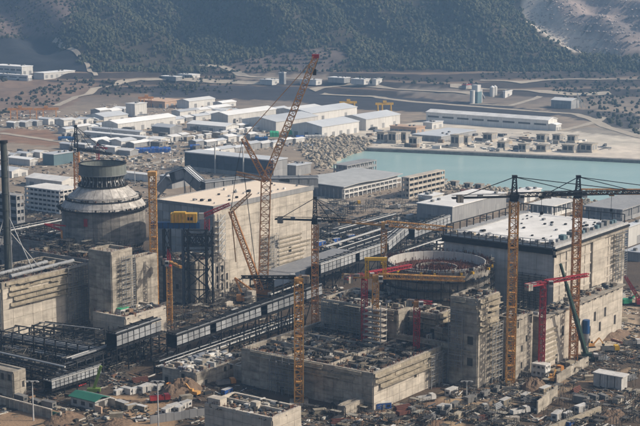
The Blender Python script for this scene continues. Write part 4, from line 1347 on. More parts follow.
W('workshop', 'small tan shed under a yellow gantry among warehouses', 226, 116, 233, 213, 6, wall='peach_wall', roof='far_white_roof', doors=1, cat='workshop')
W('warehouse', 'white warehouse with broad roof behind the long shed', 228, 124, 276, 211, 9)
W('warehouse', 'long white shed left of the crawler crane jib', 226, 133, 239, 187, 6, ny=4)
W('warehouse', 'broad blue grey roofed hall directly behind the crane jib', 276, 132, 318, 242, 10, roof='grey_blue_roof', ext=(60, 40))
W('warehouse', 'white fronted hall farthest back beside the yellow gantries', 311, 122, 357, 284, 9, roof='grey_blue_roof')
W('warehouse', 'large grey roofed hall nearest the rockfill bank', 322, 138.5, 359, 291, 11, roof='grey_blue_roof', doors=5, ny=3)
W('warehouse', 'large white fronted hall beside the rockfill bank', 366, 130.5, 400, 338, 11, roof='grey_blue_roof', doors=3)
W('warehouse', 'small grey roofed shed in front of the tall white block', 170, 134, 182, 152, 6, roof='grey_blue_roof', wall='grey_wall')
W('warehouse', 'grey shed with low roof behind the green tarpaulins', 300, 118, 330, 268, 6, roof='far_white_roof')
W('warehouse', 'very long white warehouse with dark window strips above the harbour', 548, 130.5, 557, 426, 10, roof='white_roof', windows=8, ny=0, doors=1)
W('warehouse', 'small white lean-to at the right end of the long warehouse', 556, 131, 561, 548, 6)
W('shed', 'grey ribbed shed on the slope behind the long warehouse', 571, 109, 579, 551, 9, wall='grey_wall', roof='far_white_roof', ny=5, cat='shed')
W('workshop', 'peach coloured low workshop behind the caisson row', 416, 134, 425, 390, 6, wall='peach_wall', roof='peach_wall', kind='flat', ny=6, cat='workshop')
W('warehouse', 'small white block right of the peach workshop', 432, 129, 443, 423, 6, kind='flat')
W('warehouse', 'long low grey building on the quay behind the caissons', 441, 142, 476, 412, 5, wall='grey_wall', roof='grey_blue_roof', kind='flat', ny=5)
W('hall', 'navy and teal hall behind the left dome', 54, 165.5, 75.5, 43, 9, wall='teal_cladding', roof='grey_blue_roof', kind='flat', doors=0, cat='hall')
W('hall', 'white roofed hall behind the white framed office', 62, 190, 80, 26, 6, roof='white_roof', ny=3, cat='hall')
W('warehouse', 'small white roofed shed left of the navy hall', 30, 166, 38, 8, 5, roof='far_white_roof')
W('warehouse', 'small shed at the left edge above the stack', 12, 178, 28, -10, 5, roof='grey_blue_roof')
W('hall', 'long white roofed shed behind the left dome ring', 150, 182, 156, 118, 5, roof='white_roof', cat='hall')
for i in range(10):
    a = 190 + 8.2 * i; b = 141 - 1.25 * i
    W('cabin_row_house', ['leftmost', 'second', 'third', 'fourth', 'fifth', 'sixth', 'seventh', 'eighth', 'ninth', 'rightmost'][i] + ' small white house from the left in the row of ten', a, b, a + 5, a - 4.5, 3.6, doors=1, cat='house', group='row of small white houses')
ORD = ['first', 'second', 'third', 'fourth', 'fifth', 'sixth', 'seventh', 'eighth', 'ninth', 'tenth', 'eleventh', 'twelfth', 'thirteenth']
for (x0, y0, x1, y1, n, dr, dl, where) in [
        (64, 126, 98, 123, 4, 7, 9, 'left of the long white hall'), (150, 146, 182, 140, 4, 6, 10, 'right behind the blue covered goods'),
        (70, 150, 130, 156, 5, 5, 11, 'below the long low sheds'), (196, 148, 250, 140, 6, 6, 8, 'in front of the row of small houses'),
        (160, 127, 186, 122, 3, 9, 9, 'right of the long white hall'), (240, 118, 272, 114, 3, 10, 8, 'behind the crane jib'), (14, 128, 60, 124, 5, 5, 8, 'under the orange gantries'),
        (66, 134, 100, 130, 4, 9, 8, 'between gantries and long low sheds'), (196, 121, 222, 117, 3, 12, 10, 'behind the long white shed'), (240, 131, 268, 126, 3, 12, 8, 'before the blue grey hall'),
        (96, 146, 134, 148, 4, 10, 10, 'left of the blue covered goods'), (180, 116, 212, 112, 3, 14, 10, 'in front of the white gabled warehouse'), (100, 116, 124, 113, 3, 7, 10, 'left of the tall white block'),
        (206, 157, 250, 150, 4, 9, 9, 'behind the dark navy hall'), (262, 148, 296, 144, 4, 7, 7, 'left of the rockfill bank'), (0, 160, 40, 158, 4, 6, 9, 'at the left edge above the stack')]:
    for i in range(n):
        f = i / (n - 1); a = x0 + (x1 - x0) * f; b = y0 + (y1 - y0) * f
        W('yard_shed', ORD[i] + ' from left of the low pale sheds ' + where, a, b, a + dr * random.uniform(1.0, 1.7), a - dl * random.uniform(.8, 1.25), random.uniform(3.5, 6), wall=random.choice(['far_wall', 'grey_wall']),
          roof=random.choice(['far_white_roof', 'far_white_roof', 'grey_blue_roof']), doors=1, cat='shed', group='low pale sheds ' + where)
# upper left campus
W('office', 'tall white building of the campus at the upper left edge', 22, 75, 33, -8, 11, kind='flat', windows=5, cat='office')
W('office', 'long low white building at the upper left edge', 28, 81, 32, -30, 7, kind='flat', windows=6, cat='office')
W('office', 'long white building at the right end of the upper left campus', 44, 78.5, 75, 34, 7, kind='flat', doors=6, cat='office')
# centre far
for i, (a, b, c, d, h, lab) in enumerate([
    (344, 82, 350, 328, 5, 'white shed on the far track left of the flat shed'), (364, 83.5, 370, 351, 5, 'flat white shed on the far track'),
    (376, 84, 382, 372, 6, 'small grey shed at the end of the far track'), (284, 83, 286, 279, 13, 'narrow grey tower on the far track left of the crane jib'),
    (272, 84, 280, 260, 5, 'low white shed beside the narrow grey tower'), (192, 78, 200, 178, 4, 'low white shed below the wood at centre left'),
    (176, 80, 182, 160, 4, 'grey low shed left of the one below the wood'), (316, 84, 322, 300, 5, 'low white sheds behind the crane jib tip'),
    (505, 98, 512, 503, 8, 'small white silo house on the far slope'), (466, 89, 471, 462, 5, 'red roofed hut beside the batching tower')]):
    W('shed', lab, a, b, c, d, h, wall='far_wall' if i % 3 else 'grey_wall', roof='crane_red' if i == 9 else 'far_white_roof', kind='flat', doors=1, cat='shed')
# batching plant
g = TG(476, 103)
bt = thing('batching_plant', 'tall teal and white batching tower on the far slope', 'plant', g, ROT)
MB().box(-5, -5, -2, 5, 5, 14).build('tower', 'teal_cladding', bt)
MB().box(-4, -4, 14, 4, 4, 22).build('upper_house', 'far_wall', bt)
for x in (-9, 9):
    MB().cyl((x, 0, -2), (x, 0, 16), 3, n=14).build('silo', 'far_wall', bt)
rod('conveyor', 'grey_steel', bt, (4, 0, 20), (34, 8, 3), 2)
g = TG(492, 97)
bt = thing('silo_group', 'pair of white silos right of the teal batching tower', 'silos', g, ROT)
for x in (0, 7):
    MB().cyl((x, 0, -2), (x, 0, 11), 3, n=14).build('silo', 'far_wall', bt); MB().cyl((x, 0, 11), (x, 0, 13), 3, 0.6, n=14).build('cone', 'far_white_roof', bt)
g = TG(582, 108)
bt = thing('loading_mast', 'slender white loading mast beside the ribbed shed', 'mast', g, 0)
rod('mast', 'far_wall', bt, (0, 0, -1), (-6, 0, 17), 1.2); rod('brace', 'far_wall', bt, (5, 0, -1), (-5, 0, 14), 0.9)

# caissons on the quay
def caisson(px, py, wd, h, label):
    g = G(px, py)
    t = thing('caisson', label, 'caisson', g, ROT)
    b = wd
    MB().box(0, 0, 0, b, b, h * 0.18).build('footing', 'pale_concrete', t)
    MB().box(.6, .6, h * 0.18, b - .6, b - .6, h - 0.8).build('body', 'pale_concrete', t)
    MB().box(0.2, 0.2, h - 0.8, b - .2, b - .2, h).build('cap', 'concrete', t)
    for k in range(2):
        piece('cell', 'interior', t, 0.5, b * (0.15 + 0.4 * k), h * 0.3, 0.62, b * (0.45 + 0.4 * k), h * 0.8)
        piece('cell', 'grey_wall', t, b * (0.15 + 0.4 * k), 0.5, h * 0.3, b * (0.45 + 0.4 * k), 0.62, h * 0.8)
for i, (a, b, s, h) in enumerate([(384, 143, 9, 10), (396, 144, 10, 11), (406, 143, 9, 10), (417, 146, 10, 8)]):
    caisson(a, b, s, h, ['leftmost', 'second from left', 'third from left', 'lowest and rightmost'][i] + ' of four pale caissons on the quay by the peach workshop')
for i, (a, b, s, h) in enumerate([(459, 147, 10, 11), (468, 145, 8, 8)]):
    caisson(a, b, s, h, ['larger', 'smaller'][i] + ' of two pale caissons in the middle of the quay')
for i, (a, b, s, h) in enumerate([(492, 142, 11, 8), (505, 150, 9, 7), (526, 152, 9, 7), (545, 142, 10, 7), (560, 142, 9, 7), (575, 143, 9, 7), (574, 153, 13, 7), (592, 153, 13, 8), (546, 152, 11, 6)]):
    caisson(a, b, s, h, ['pale caisson nearest the window strip warehouse', 'dark sided caisson at the quay edge, left of its neighbour', 'dark sided caisson at the quay edge, right of its neighbour',
                         'leftmost of three caissons in a row below the lean-to', 'middle of three caissons in a row below the lean-to', 'rightmost of three caissons in a row below the lean-to',
                         'wide low caisson near the quay edge at right', 'wide low caisson farthest right on the quay', 'flat low caisson between the two rows on the quay'][i])

# yellow gantries and orange gantries
def gantry(px, py, xe, h, m, label, dirv=U):
    g = TG(px, py); g.z = max(g.z, 0)
    d = Vector((1, 0.18, 0)).normalized()
    Ln = along(g, d, xe)
    t = thing('gantry_crane', label, 'gantry crane', g, math.atan2(d.y, d.x))
    MB().box(-2, -1.2, h - 2.4, Ln + 2, 1.2, h).build('girder', m, t)
    for x in (0.8, Ln * 0.35, Ln - 0.8):
        for y in (-4, 4):
            rod('leg', m, t, (x, y, 0), (x, y * 0.25, h - 2), 1.0)
    MB().box(Ln * 0.4, -1.6, h, Ln * 0.4 + 4, 1.6, h + 2.4).build('trolley', m, t)
    return t
gantry(341, 111, 355, 11, 'hoist_yellow', 'yellow gantry crane left of its twin behind the warehouses')
gantry(377, 112.5, 391.5, 11, 'hoist_yellow', 'yellow gantry crane right of its twin behind the warehouses')
gantry(10, 119, 31, 12, 'crane_orange', 'orange gantry crane at the left edge above the yard')
gantry(36, 119, 57, 12, 'crane_orange', 'orange gantry crane right of the leftmost one above the yard')
gantry(140, 107, 152, 12, 'crane_orange', 'orange gantry over the left of the peach workshop')

# tarpaulin covered rows
def tarp_row(px, py, xe, h, wd, m, label, n=6):
    g = G(px, py); d = Vector((1, 0.1, 0)).normalized()
    Ln = along(g, d, xe)
    t = thing('covered_stack', label, 'covered stack', g, math.atan2(d.y, d.x))
    for i in range(n):
        a, b = Ln * i / n + .15, Ln * (i + 1) / n - .15
        hh = h * random.uniform(0.85, 1.05)
        MB().prism([(a, 0, 0), (a, wd, 0), (a, wd, hh * .75), (a, wd * .7, hh), (a, wd * .3, hh), (a, 0, hh * .75)], (b - a, 0, 0)).build('cover', m, t)
tarp_row(135, 153, 171, 5, 8, 'tarp_blue', 'long row of goods under bright blue covers', 9)
tarp_row(190, 150, 200, 5, 8, 'tarp_blue', 'short row under blue covers right of the long one', 3)
tarp_row(305, 139, 325, 4, 6, 'cabin_white', 'row of white covered goods below the warehouses', 6)
tarp_row(296, 139.5, 304, 4, 6, 'tarp_blue', 'blue covered goods left of the white row', 2)
tarp_row(270, 137, 279, 6, 7, 'tarp_green', 'green covered goods left of the crane jib', 3)
tarp_row(288, 136, 297, 6, 7, 'tarp_green', 'green covered goods right of the crane jib', 3)
tarp_row(255, 141, 268, 4, 6, 'girder_blue', 'dark blue covered goods left of the jib foot', 3)
tarp_row(58, 141, 75, 4, 6, 'girder_blue', 'dark blue covered goods in the left yard', 4)

# dark long hall and its neighbours
p, LU, LV, H = frame(273, 179, 287, 185, ytop=161)
t = thing('hall', 'long dark navy hall behind the tan roofed turbine hall', 'hall', p, ROT)
MB().box(0.1, .1, -0.5, LU, LV, H).build('core', 'slate_cladding', t)
panels(t, 'V', LV, H * 0.22, H - .5, 7, H * 0.4, 'navy_cladding', name='cladding_panel')
panels(t, 'V', LV, 0, H * 0.22, 7, H * 0.22, 'grey_wall', name='plinth_panel')
panels(t, 'U', LU, 0, H - .5, 6, H * 0.5, 'grey_wall', name='cladding_panel')
MB().box(-.6, -.6, H, LU + .6, LV + .6, H + .7).build('roof', 'grey_blue_roof', t)
for i in (0.3, 0.62):
    rod('light_mast', 'light_steel', t, (-3, LV * i, 0), (-3, LV * i, H + 10), 0.8)

# grey conveyor galleries behind the tan roofed hall
def duct(name, label, pts, wd, ht, m, roofm, legm='grey_steel', cat='gallery', panel=None, pw=5.5, every=3):
    """pts: 3-D floor points; an enclosed gallery on trestle legs with single side panels"""
    t = thing(name, label, cat, (pts[0].x, pts[0].y, 0), 0)
    o = Vector((pts[0].x, pts[0].y, 0))
    cnt = 0
    for a, b in zip(pts[:-1], pts[1:]):
        a, b = a - o, b - o
        d = b - a; Ln = d.length; dn = d.normalized()
        hz = Vector((dn.x, dn.y, 0)).normalized(); s = Vector((hz.y, -hz.x, 0))     # s: towards the viewer's right
        if s.y > 0: s = -s
        up = Vector((0, 0, 1))
        rod('deck', legm, t, a - up * 0.4, b - up * 0.4, wd, 0.8)
        rod('roof', roofm, t, a + up * (ht + .2), b + up * (ht + .2), wd + .6, 0.4)
        for k in (-.3, .1, .42):
            rod('roof_pipe', legm if k < .3 else 'grey_steel', t, a + s * (wd * k) + up * (ht + .75), b + s * (wd * k) + up * (ht + .75), 0.45)
        rod('back_wall', m, t, a - s * (wd / 2 - .15) + up * ht / 2, b - s * (wd / 2 - .15) + up * ht / 2, 0.2, ht)
        n = max(1, int(Ln / pw))
        for i in range(n):
            q0 = a + d * ((i + .04) / n); q1 = a + d * ((i + .96) / n)
            if panel is None or random.random() > 0.06:
                rod('side_panel', panel or m, t, q0 + s * (wd / 2) + up * (ht * .52), q1 + s * (wd / 2) + up * (ht * .52), 0.15, ht * .8)
            if cnt % every == 0:
                for k in (-1, 1):
                    f = q0 + s * (wd / 2 * k)
                    rod('leg', legm, t, (f.x, f.y, f.z - .8), (f.x, f.y, 0), 0.45)
                f0 = q0 - s * (wd / 2); f1 = q0 + s * (wd / 2)
                if q0.z > 3: rod('brace', legm, t, (f0.x, f0.y, 0.4), (f1.x, f1.y, f1.z - 1), 0.3)
            if panel and i % 2 == 0: rod('hoop', legm, t, q0 - s * (wd / 2) + up * (ht + 1.1), q0 + s * (wd / 2) + up * (ht + 1.1), 0.3)
            if panel == 'gallery_panel':
                rod('panel_rail', legm, t, q0 + s * (wd / 2 + .14) + up * (ht * .52), q1 + s * (wd / 2 + .14) + up * (ht * .52), 0.14)
            rod('mullion', legm, t, q0 + s * (wd / 2 + .1) - up * .6, q0 + s * (wd / 2 + .1) + up * (ht + .6), 0.22)
            cnt += 1
    return t
duct('gallery', 'grey arched conveyor gallery behind the tan roof at left', [AT(158, 196, 905), AT(168, 184, 905), AT(187, 178, 900), AT(203, 192, 895)], 7, 6.5, 'grey_wall', 'grey_blue_roof', panel='grey_wall')
duct('gallery', 'grey conveyor gallery running behind the tan roof at right', [AT(203, 191, 890), AT(240, 187, 900), AT(318, 186, 905)], 7, 5.5, 'grey_wall', 'grey_blue_roof', panel='grey_wall')
W('hall', 'low grey shed at the right end of the dark navy hall', 296, 176, 311, 286, 8, wall='grey_wall', roof='grey_blue_roof', kind='flat', cat='hall')
W('hall', 'grey clad hall between the dark navy hall and tan roof', 172, 189, 190, 160, 9, wall='grey_wall', roof='grey_blue_roof', kind='flat', cat='hall')

# pavilion with the wavy roof
p, LU, LV, H = frame(343, 199, 402, 298, h=9)
t = thing('pavilion', 'low hall with gently wavy grey roof beside the harbour', 'hall', p, ROT)
LU = min(LU, 75); LV = min(LV, 60)
MB().box(1, 1, -0.5, LU - 1, LV - 1, H - 1).build('wall', 'slate_cladding', t)
nx, ny = 28, 4
v = []; f = []
for i in range(nx + 1):
    x = -2 + (LU + 4) * i / nx
    z = H + 0.45 * math.sin(i / nx * 6.283 * 1.3 - 0.8)
    v += [(x, -2, z), (x, LV + 2, z + 1), (x, LV + 2, z + 1.6), (x, -2, z + 0.6)]
for i in range(nx):
    k = i * 4
    for j in range(4):
        l = (j + 1) % 4
        f.append((k + j, k + l, k + 4 + l, k + 4 + j))
mb = MB(); mb.v = v; mb.f = f + [(3, 2, 1, 0), (nx * 4, nx * 4 + 1, nx * 4 + 2, nx * 4 + 3)]
mb.build('roof', 'pavilion_roof', t)
for i in range(14):
    x = LU * i / 13
    rod('column', 'far_wall', t, (x, -1.2, -.3), (x, -1.2, H - 2), 0.8)
for k in (1, 2):
    piece('floor_slab', 'far_wall', t, 0, -1.8, 3.2 * k, LU, 0.98, 3.2 * k + .6)
for i in range(12):
    y = LV * i / 11
    rod('column', 'grey_steel', t, (-1.2, y, -.3), (-1.2, y, H - 2), 0.8)

def frame_building(name, label, fr, nu, nv, floors, m, cat='building', inner='interior'):
    """open concrete frame: slabs, columns, dark rooms between"""
    p, LU, LV, H = fr
    t = thing(name, label, cat, p, ROT)
    fh = H / floors
    MB().box(1.6, 1.6, 0, LU - 1, LV - 1, H - .3).build('core', inner, t)
    for k in range(floors + 1):
        piece('slab', m, t, -.3, -.3, k * fh - .45, LU + .3, LV + .3, k * fh + .3)
    for k in range(floors):
        for i in range(nu + 1):
            piece('column', m, t, LU * i / nu - .35, -.22, k * fh + .3, LU * i / nu + .35, .5, (k + 1) * fh - .45)
        for i in range(1, nv + 1):
            piece('column', m, t, -.22, LV * i / nv - .35, k * fh + .3, .5, LV * i / nv + .35, (k + 1) * fh - .45)
        for i in range(nu):
            piece('parapet_panel', m, t, LU * (i + .06) / nu, -.1, k * fh + .3, LU * (i + .94) / nu, .15, k * fh + .3 + fh * .28)
        for i in range(nv):
            piece('parapet_panel', m, t, -.1, LV * (i + .06) / nv, k * fh + .3, .15, LV * (i + .94) / nv, k * fh + .3 + fh * .28)
    return t
t = frame_building('office', 'four storey concrete frame building at the harbour edge', frame(409, 199, 444, 402, ytop=178), 8, 2, 4, 'pale_concrete', 'building')
frame_building('steel_frame', 'open grey frame structure behind the wavy roof', frame(347, 177, 376, 334, h=9), 7, 3, 2, 'grey_wall', 'frame', 'grey_wall')
frame_building('office', 'white framed office block with dark windows left of the dome', frame(60, 214, 80.5, 26, ytop=191), 5, 8, 5, 'far_wall', 'building')
frame_building('office', 'grey scaffolded frame building behind the stack', frame(18, 244, 25, -30, ytop=196), 2, 8, 7, 'grey_wall', 'building')
# right of the wavy roof
W('hall', 'grey hall with white roof left of the ochre tower crane', 452, 224, 506, 417, 11, wall='grey_wall', roof='white_roof', kind='flat', doors=3, ny=2, cat='hall')
W('hall', 'small white block on the near quay left of the grey hall', 432, 205, 443, 418, 6, wall='far_wall', roof='white_roof', kind='flat', cat='hall')
W('shed', 'white tank house right of the ochre tower crane by the water', 524, 203, 541, 511, 7, roof='white_roof', kind='flat', cat='shed')
frame_building('canopy', 'white roofed canopy on columns behind the white roof', frame(552, 217, 575, 528, h=7), 5, 5, 1, 'far_wall', 'canopy', 'slate_cladding')
frame_building('canopy', 'grey roofed canopy on columns at right behind the white roof', frame(622, 222, 668, 583, h=8), 5, 6, 1, 'grey_wall', 'canopy', 'slate_cladding')
W('hall', 'pale wall building at the right edge behind the white roofed hall', 628, 247, 668, 622, 12, wall='far_wall', roof='grey_blue_roof', kind='flat', cat='hall')
W('hall', 'grey low building at the right edge below the pale wall building', 640, 262, 680, 624, 5, wall='grey_wall', roof='grey_blue_roof', kind='flat', cat='hall')
W('shed', 'cream plant hut beside the open reactor ring', 433, 257, 443, 424, 7, wall='far_wall', roof='white_roof', kind='flat', cat='shed', z=0)
g = thing('red_barge', 'dark red shed on the near quay below the water', 'shed', G(462, 197), R(8))
MB().box(0, 0, 0, 14, 6, 4).build('wall', 'crane_red', g); MB().prism([(-.4, -.4, 4), (-.4, 3, 5.5), (-.4, 6.4, 4)], (14.8, 0, 0)).build('roof', 'rebar_red', g)
for i, (a, b) in enumerate([(444, 186), (456, 188), (470, 190), (481, 191)]):
    caisson(a, b, 6, 5, ['first', 'second', 'third', 'fourth'][i] + ' concrete block from the frame building along the near quay')

# ================================================================== galleries and pipe racks on the site
def lift(px, py, ground_py):
    """the point above the ground spot (px, ground_py) that is seen at (px, py)"""
    g = G(px, ground_py); g.z = ZAT(g, py); return g
duct('pipe_gallery', 'long dark gallery with white side panels climbing past the crawler crane', [lift(172, 346, 366), lift(222, 328, 350), lift(318, 294, 327)], 5.5, 4.6, 'dark_steel', 'dark_steel', 'dark_steel', 'gallery', 'gallery_panel', 3.4, 2)
duct('pipe_gallery', 'raised gallery with grey panels above the left pipe rack', [lift(112, 347, 372), lift(157, 331, 357)], 5.5, 5.4, 'dark_steel', 'dark_steel', 'dark_steel', 'gallery', 'gallery_panel', 3.4, 2)
duct('pipe_gallery', 'low gallery with white panels at the lower left', [lift(48, 389, 396), lift(98, 373, 382)], 4.5, 3.2, 'dark_steel', 'light_steel', 'dark_steel', 'gallery', 'gallery_panel', 2.0, 3)
duct('pipe_gallery', 'white panelled gallery with a steep kink behind the yellow jib', [lift(316, 274, 292), lift(384, 251, 270), lift(404, 234, 264)], 5.5, 5.0, 'dark_steel', 'light_steel', 'dark_steel', 'gallery', 'gallery_panel', 3.6, 3)
duct('pipe_gallery', 'white panelled gallery reaching the white roofed hall', [lift(410, 238, 262), lift(446, 224, 252)], 5.5, 5.0, 'dark_steel', 'light_steel', 'dark_steel', 'gallery', 'gallery_panel', 3.6, 3)

def rack(name, label, a, b, wd, h, levels, bays, m='dark_steel', pipes=6, cat='pipe rack', roofed=False):
    """steel pipe rack from ground point a to b"""
    d = b - a; Ln = d.length
    t = thing(name, label, cat, a, math.atan2(d.y, d.x))
    for i in range(bays + 1):
        x = Ln * i / bays
        for y in (-wd / 2, wd / 2):
            piece('column', m, t, x - .25, y - .25, 0, x + .25, y + .25, h)
        for k in range(levels):
            z = h * (k + 1) / levels
            piece('crossbeam', m, t, x - .2, -wd / 2 + .26, z - .5, x + .2, wd / 2 - .26, z - .02)
        if i < bays:
            x1 = Ln * (i + 1) / bays
            for y in (-wd / 2, wd / 2):
                for k in range(levels):
                    z = h * (k + 1) / levels
                    piece('beam', m, t, x + .26, y - .2, z - .45, x1 - .26, y + .2, z)
            if i % 2 == 0:
                rod('brace', m, t, (x, -wd / 2, h * .05), (x1, -wd / 2, h / levels - .3), 0.25)
    for j in range(pipes):
        y = -wd / 2 + wd * (j + .5) / pipes; z = h * random.randint(1, levels) / levels
        r = random.uniform(0.18, 0.5)
        MB().cyl((0.3, y, z + r + .02), (Ln - .3, y, z + r + .02), r, n=8).build('pipe', random.choice(['grey_steel', 'dark_steel', 'light_steel']), t)
    if roofed:
        piece('roof', 'slate_cladding', t, -.5, -wd / 2 - .4, h + 1.2, Ln + .5, wd / 2 + .4, h + 1.6)
        for i in range(bays):
            piece('cladding_panel', 'navy_cladding', t, Ln * (i + .03) / bays, -wd / 2 - .3, h - 2.6, Ln * (i + .97) / bays, -wd / 2 - .05, h + 1.1)
    return t
rack('pipe_rack', 'wide dark steel pipe rack in the shade at the left edge', G(98, 368), G(-30, 345), 11, 11, 3, 12, pipes=12)
rack('pipe_rack', 'dark steel pipe rack in front of the shaded left one', G(64, 388), G(-30, 366), 9, 8, 3, 8, pipes=7)
rack('pipe_rack', 'dark rack of posts below the raised grey gallery', G(70, 381), G(160, 350), 8, 9, 3, 11, pipes=6)
rack('pipe_rack', 'dark rack with pipes in front of the climbing gallery', G(160, 374), G(300, 324), 6, 5, 2, 14, pipes=6)
rack('pipe_rack', 'dark rack behind the climbing gallery beside the crawler crane', G(262, 302), G(345, 272), 14, 11, 3, 10, pipes=8, roofed=True)
rack('pipe_rack', 'dark steel rack behind the yellow jib near the laydown area', G(330, 262), G(395, 240), 12, 8, 2, 8, pipes=6)
rack('pipe_rack', 'dark steel frames left of the stepped dome', G(4, 250), G(60, 238), 14, 12, 3, 8, pipes=6)
rack('pipe_rack', 'dark frames in the laydown area behind the kinked gallery', G(330, 240), G(388, 224), 14, 7, 2, 9, pipes=7)
rack('pipe_rack', 'dark steel rack between left rack and low block', G(20, 340), G(100, 350), 8, 9, 3, 8, pipes=6)
rack('pipe_rack', 'dark steel structure behind the open reactor ring', G(398, 275), G(446, 258), 12, 12, 3, 6, pipes=5)

# ================================================================== cranes
def tower_crane(label, px, bpy_, tpy, m, wd=3.0, zb=0.0, head=None, jib=None, cjib=None, jm=None, depth_tip=None, jw=1.9, hook=0.5, flat=False, cm=None, rope=True, group=None, red_tip=None):
    """lattice mast; head = bearing row of the top of the tower head; jib = bearing of the tip (x, y); cjib = bearing x of the counter-jib end"""
    b = G(px, bpy_, zb)
    t = thing('tower_crane', label, 'tower crane', b, 0, group)
    h = ZAT(b, tpy) - zb
    MB().box(-wd * 1.1, -wd * 1.1, -0.3, wd * 1.1, wd * 1.1, 1.0).build('base', 'concrete', t)
    MB().lattice((0, 0, 1.0), (0, 0, h), wd, wd, wd * 0.8, wd * 0.13, wd * 0.075).build('mast', m, t)
    mb = MB()
    for k in range(int(h / 6)):
        mb.box(-wd * .35, -wd * .35, 3 + k * 6, wd * .35, wd * .35, 3.15 + k * 6)
    mb.bar((wd * .2, 0, 1), (wd * .2, 0, h - 1), 0.35)
    mb.build('ladder', m, t)
    jm = jm or m
    if not jib:
        MB().box(-wd * .62, -wd * .62, h - 1.8, wd * .62, wd * .62, h + 0.3).build('climbing_frame', m, t)
        return t, b, h
    MB().cyl((0, 0, h), (0, 0, h + 1.0), wd * .55, n=14).build('slewing_ring', cm or 'dark_steel', t)
    tip = (AT(jib[0], jib[1], depth_tip) if depth_tip else G(jib[0], jib[1], b.z + h + 1.8)) - b
    zj = h + 1.8
    d = Vector((tip.x, tip.y, 0)); Ln = d.length; d.normalize()
    rise = (tip.z - zj) if depth_tip else 0.0
    s = Vector((-d.y, d.x, 0))
    MB().lattice(d * 1.2 + Vector((0, 0, zj + jw * .4)), d * Ln + Vector((0, 0, zj + jw * .35 + rise)), jw, jw * .8, jw, 0.3, 0.2).build('jib', jm, t)
    MB().box(-wd * .5, -wd * .5, h + 1.0, wd * .5, wd * .5, h + 1.0 + jw).build('slewing_platform', cm or jm, t)
    c = d * 2.4 - s * (wd * .5 + .8)
    mb = MB().box(c.x - .9, c.y - .9, h + .6, c.x + .9, c.y + .9, h + 3.0)
    cb = mb.build('cab', 'cabin_white', t)
    piece('window', 'window_dark', cb, c.x - .75, c.y - .98, h + 1.6, c.x + .75, c.y - .9, h + 2.7)
    # counter jib
    if cjib is not None:
        bb = Vector((b.x, b.y, b.z + zj))
        lc = abs(along(bb, -d, cjib)); lc = min(max(lc, 4), 30)
    else:
        lc = Ln * 0.3
    e = -d * lc
    mb = MB()
    for k in (-1, 1):
        mb.bar(s * (k * .8) + Vector((0, 0, zj)), e + s * (k * .8) + Vector((0, 0, zj)), 0.4, 0.6)
    for k in range(int(lc / 2)):
        q = -d * (k * 2 + 1) + Vector((0, 0, zj)); mb.bar(q - s, q + s, 0.25)
    mb.bar(s * 1.0 + Vector((0, 0, zj + 1.1)), e + s * 1.0 + Vector((0, 0, zj + 1.1)), 0.15)
    mb.bar(-s * 1.0 + Vector((0, 0, zj + 1.1)), e - s * 1.0 + Vector((0, 0, zj + 1.1)), 0.15)
    mb.build('counter_jib', cm or jm, t)
    q = e * 0.9
    for k in (0, 1):
        o = piece('counterweight', 'dark_concrete' if k else 'concrete', t, -.55, -1.2, -1.5, .55, 1.2, 1.3)
        o.location = q + d * (k * 1.3) + Vector((0, 0, zj - .4)); o.rotation_euler = (0, 0, math.atan2(d.y, d.x))
    q = e * 0.55
    o = piece('winch', 'grey_steel', t, -1, -.7, -.5, 1, .7, .7); o.location = q + Vector((0, 0, zj + .6)); o.rotation_euler = (0, 0, math.atan2(d.y, d.x))
    if head:
        hh = ZAT(b, head) - zb
        MB().lattice((0, 0, h + 1), (0, 0, hh), wd * .7, wd * .35, wd * .7, 0.4, 0.22).build('tower_head', cm or jm, t)
        MB().box(-wd * .3, -wd * .3, hh - .3, wd * .3, wd * .3, hh + .7).build('head_cap', 'dark_steel', t)
        for fr_, zz in ((0.45, jw * .8), (0.85, jw * .8)):
            rod('tie_bar', 'dark_steel', t, (0, 0, hh), d * (Ln * fr_) + Vector((0, 0, zj + zz + rise * fr_)), 0.3)
        rod('tie_bar', 'dark_steel', t, (0, 0, hh), e * .9 + Vector((0, 0, zj)), 0.3)
    if rope:
        q = d * (Ln * hook)
        o = piece('trolley', jm, t, -1, -.9, -.5, 1, .9, .2); o.location = q + Vector((0, 0, zj - .6 + rise * hook))
        dr = 7.0
        rod('hoist_rope', 'dark_steel', t, q + Vector((0, 0, zj - .6)), q + Vector((0, 0, zj - dr)), 0.14)
        o = piece('hook_block', 'dark_steel', t, -.5, -.4, -.9, .5, .4, .3); o.location = q + Vector((0, 0, zj - dr))
    return t, b, h

tower_crane('ochre crane mast without jib in front of the stepped dome', 155, 316, 172, 'crane_yellow', 3.3)
tower_crane('ochre tower crane with dark counter-jib beside the tan roofed hall', 315, 333, 224, 'crane_orange', 3.0, head=198, jib=(346, 221), cjib=275, jm='dark_steel', cm='dark_steel', jw=1.6)
tower_crane('ochre tower crane rising from the central foreground block', 299, 404, 283, 'crane_yellow', 3.3, jib=(241, 278), cjib=306, jm='dark_steel', jw=1.1, cm='crane_yellow')
tower_crane('yellow flat-top crane with long jib above the laydown area', 383.5, 300, 229, 'crane_yellow', 2.8, jib=(453, 231), cjib=330, jw=2.6, cm='crane_yellow', rope=True)
tower_crane('tall ochre tower crane in front of the right grey wall', 510, 387, 201, 'crane_yellow', 3.3, head=177, jib=(650, 193), cjib=452, jm='dark_steel', cm='dark_steel', jw=1.6, hook=.2)
tower_crane('tall ochre tower crane whose jib leaves the frame at right', 573, 362, 198, 'crane_orange', 3.2, head=177, jib=(690, 193.5), cjib=543, jm='boom_ochre', cm='dark_steel', jw=2.2, hook=.3)
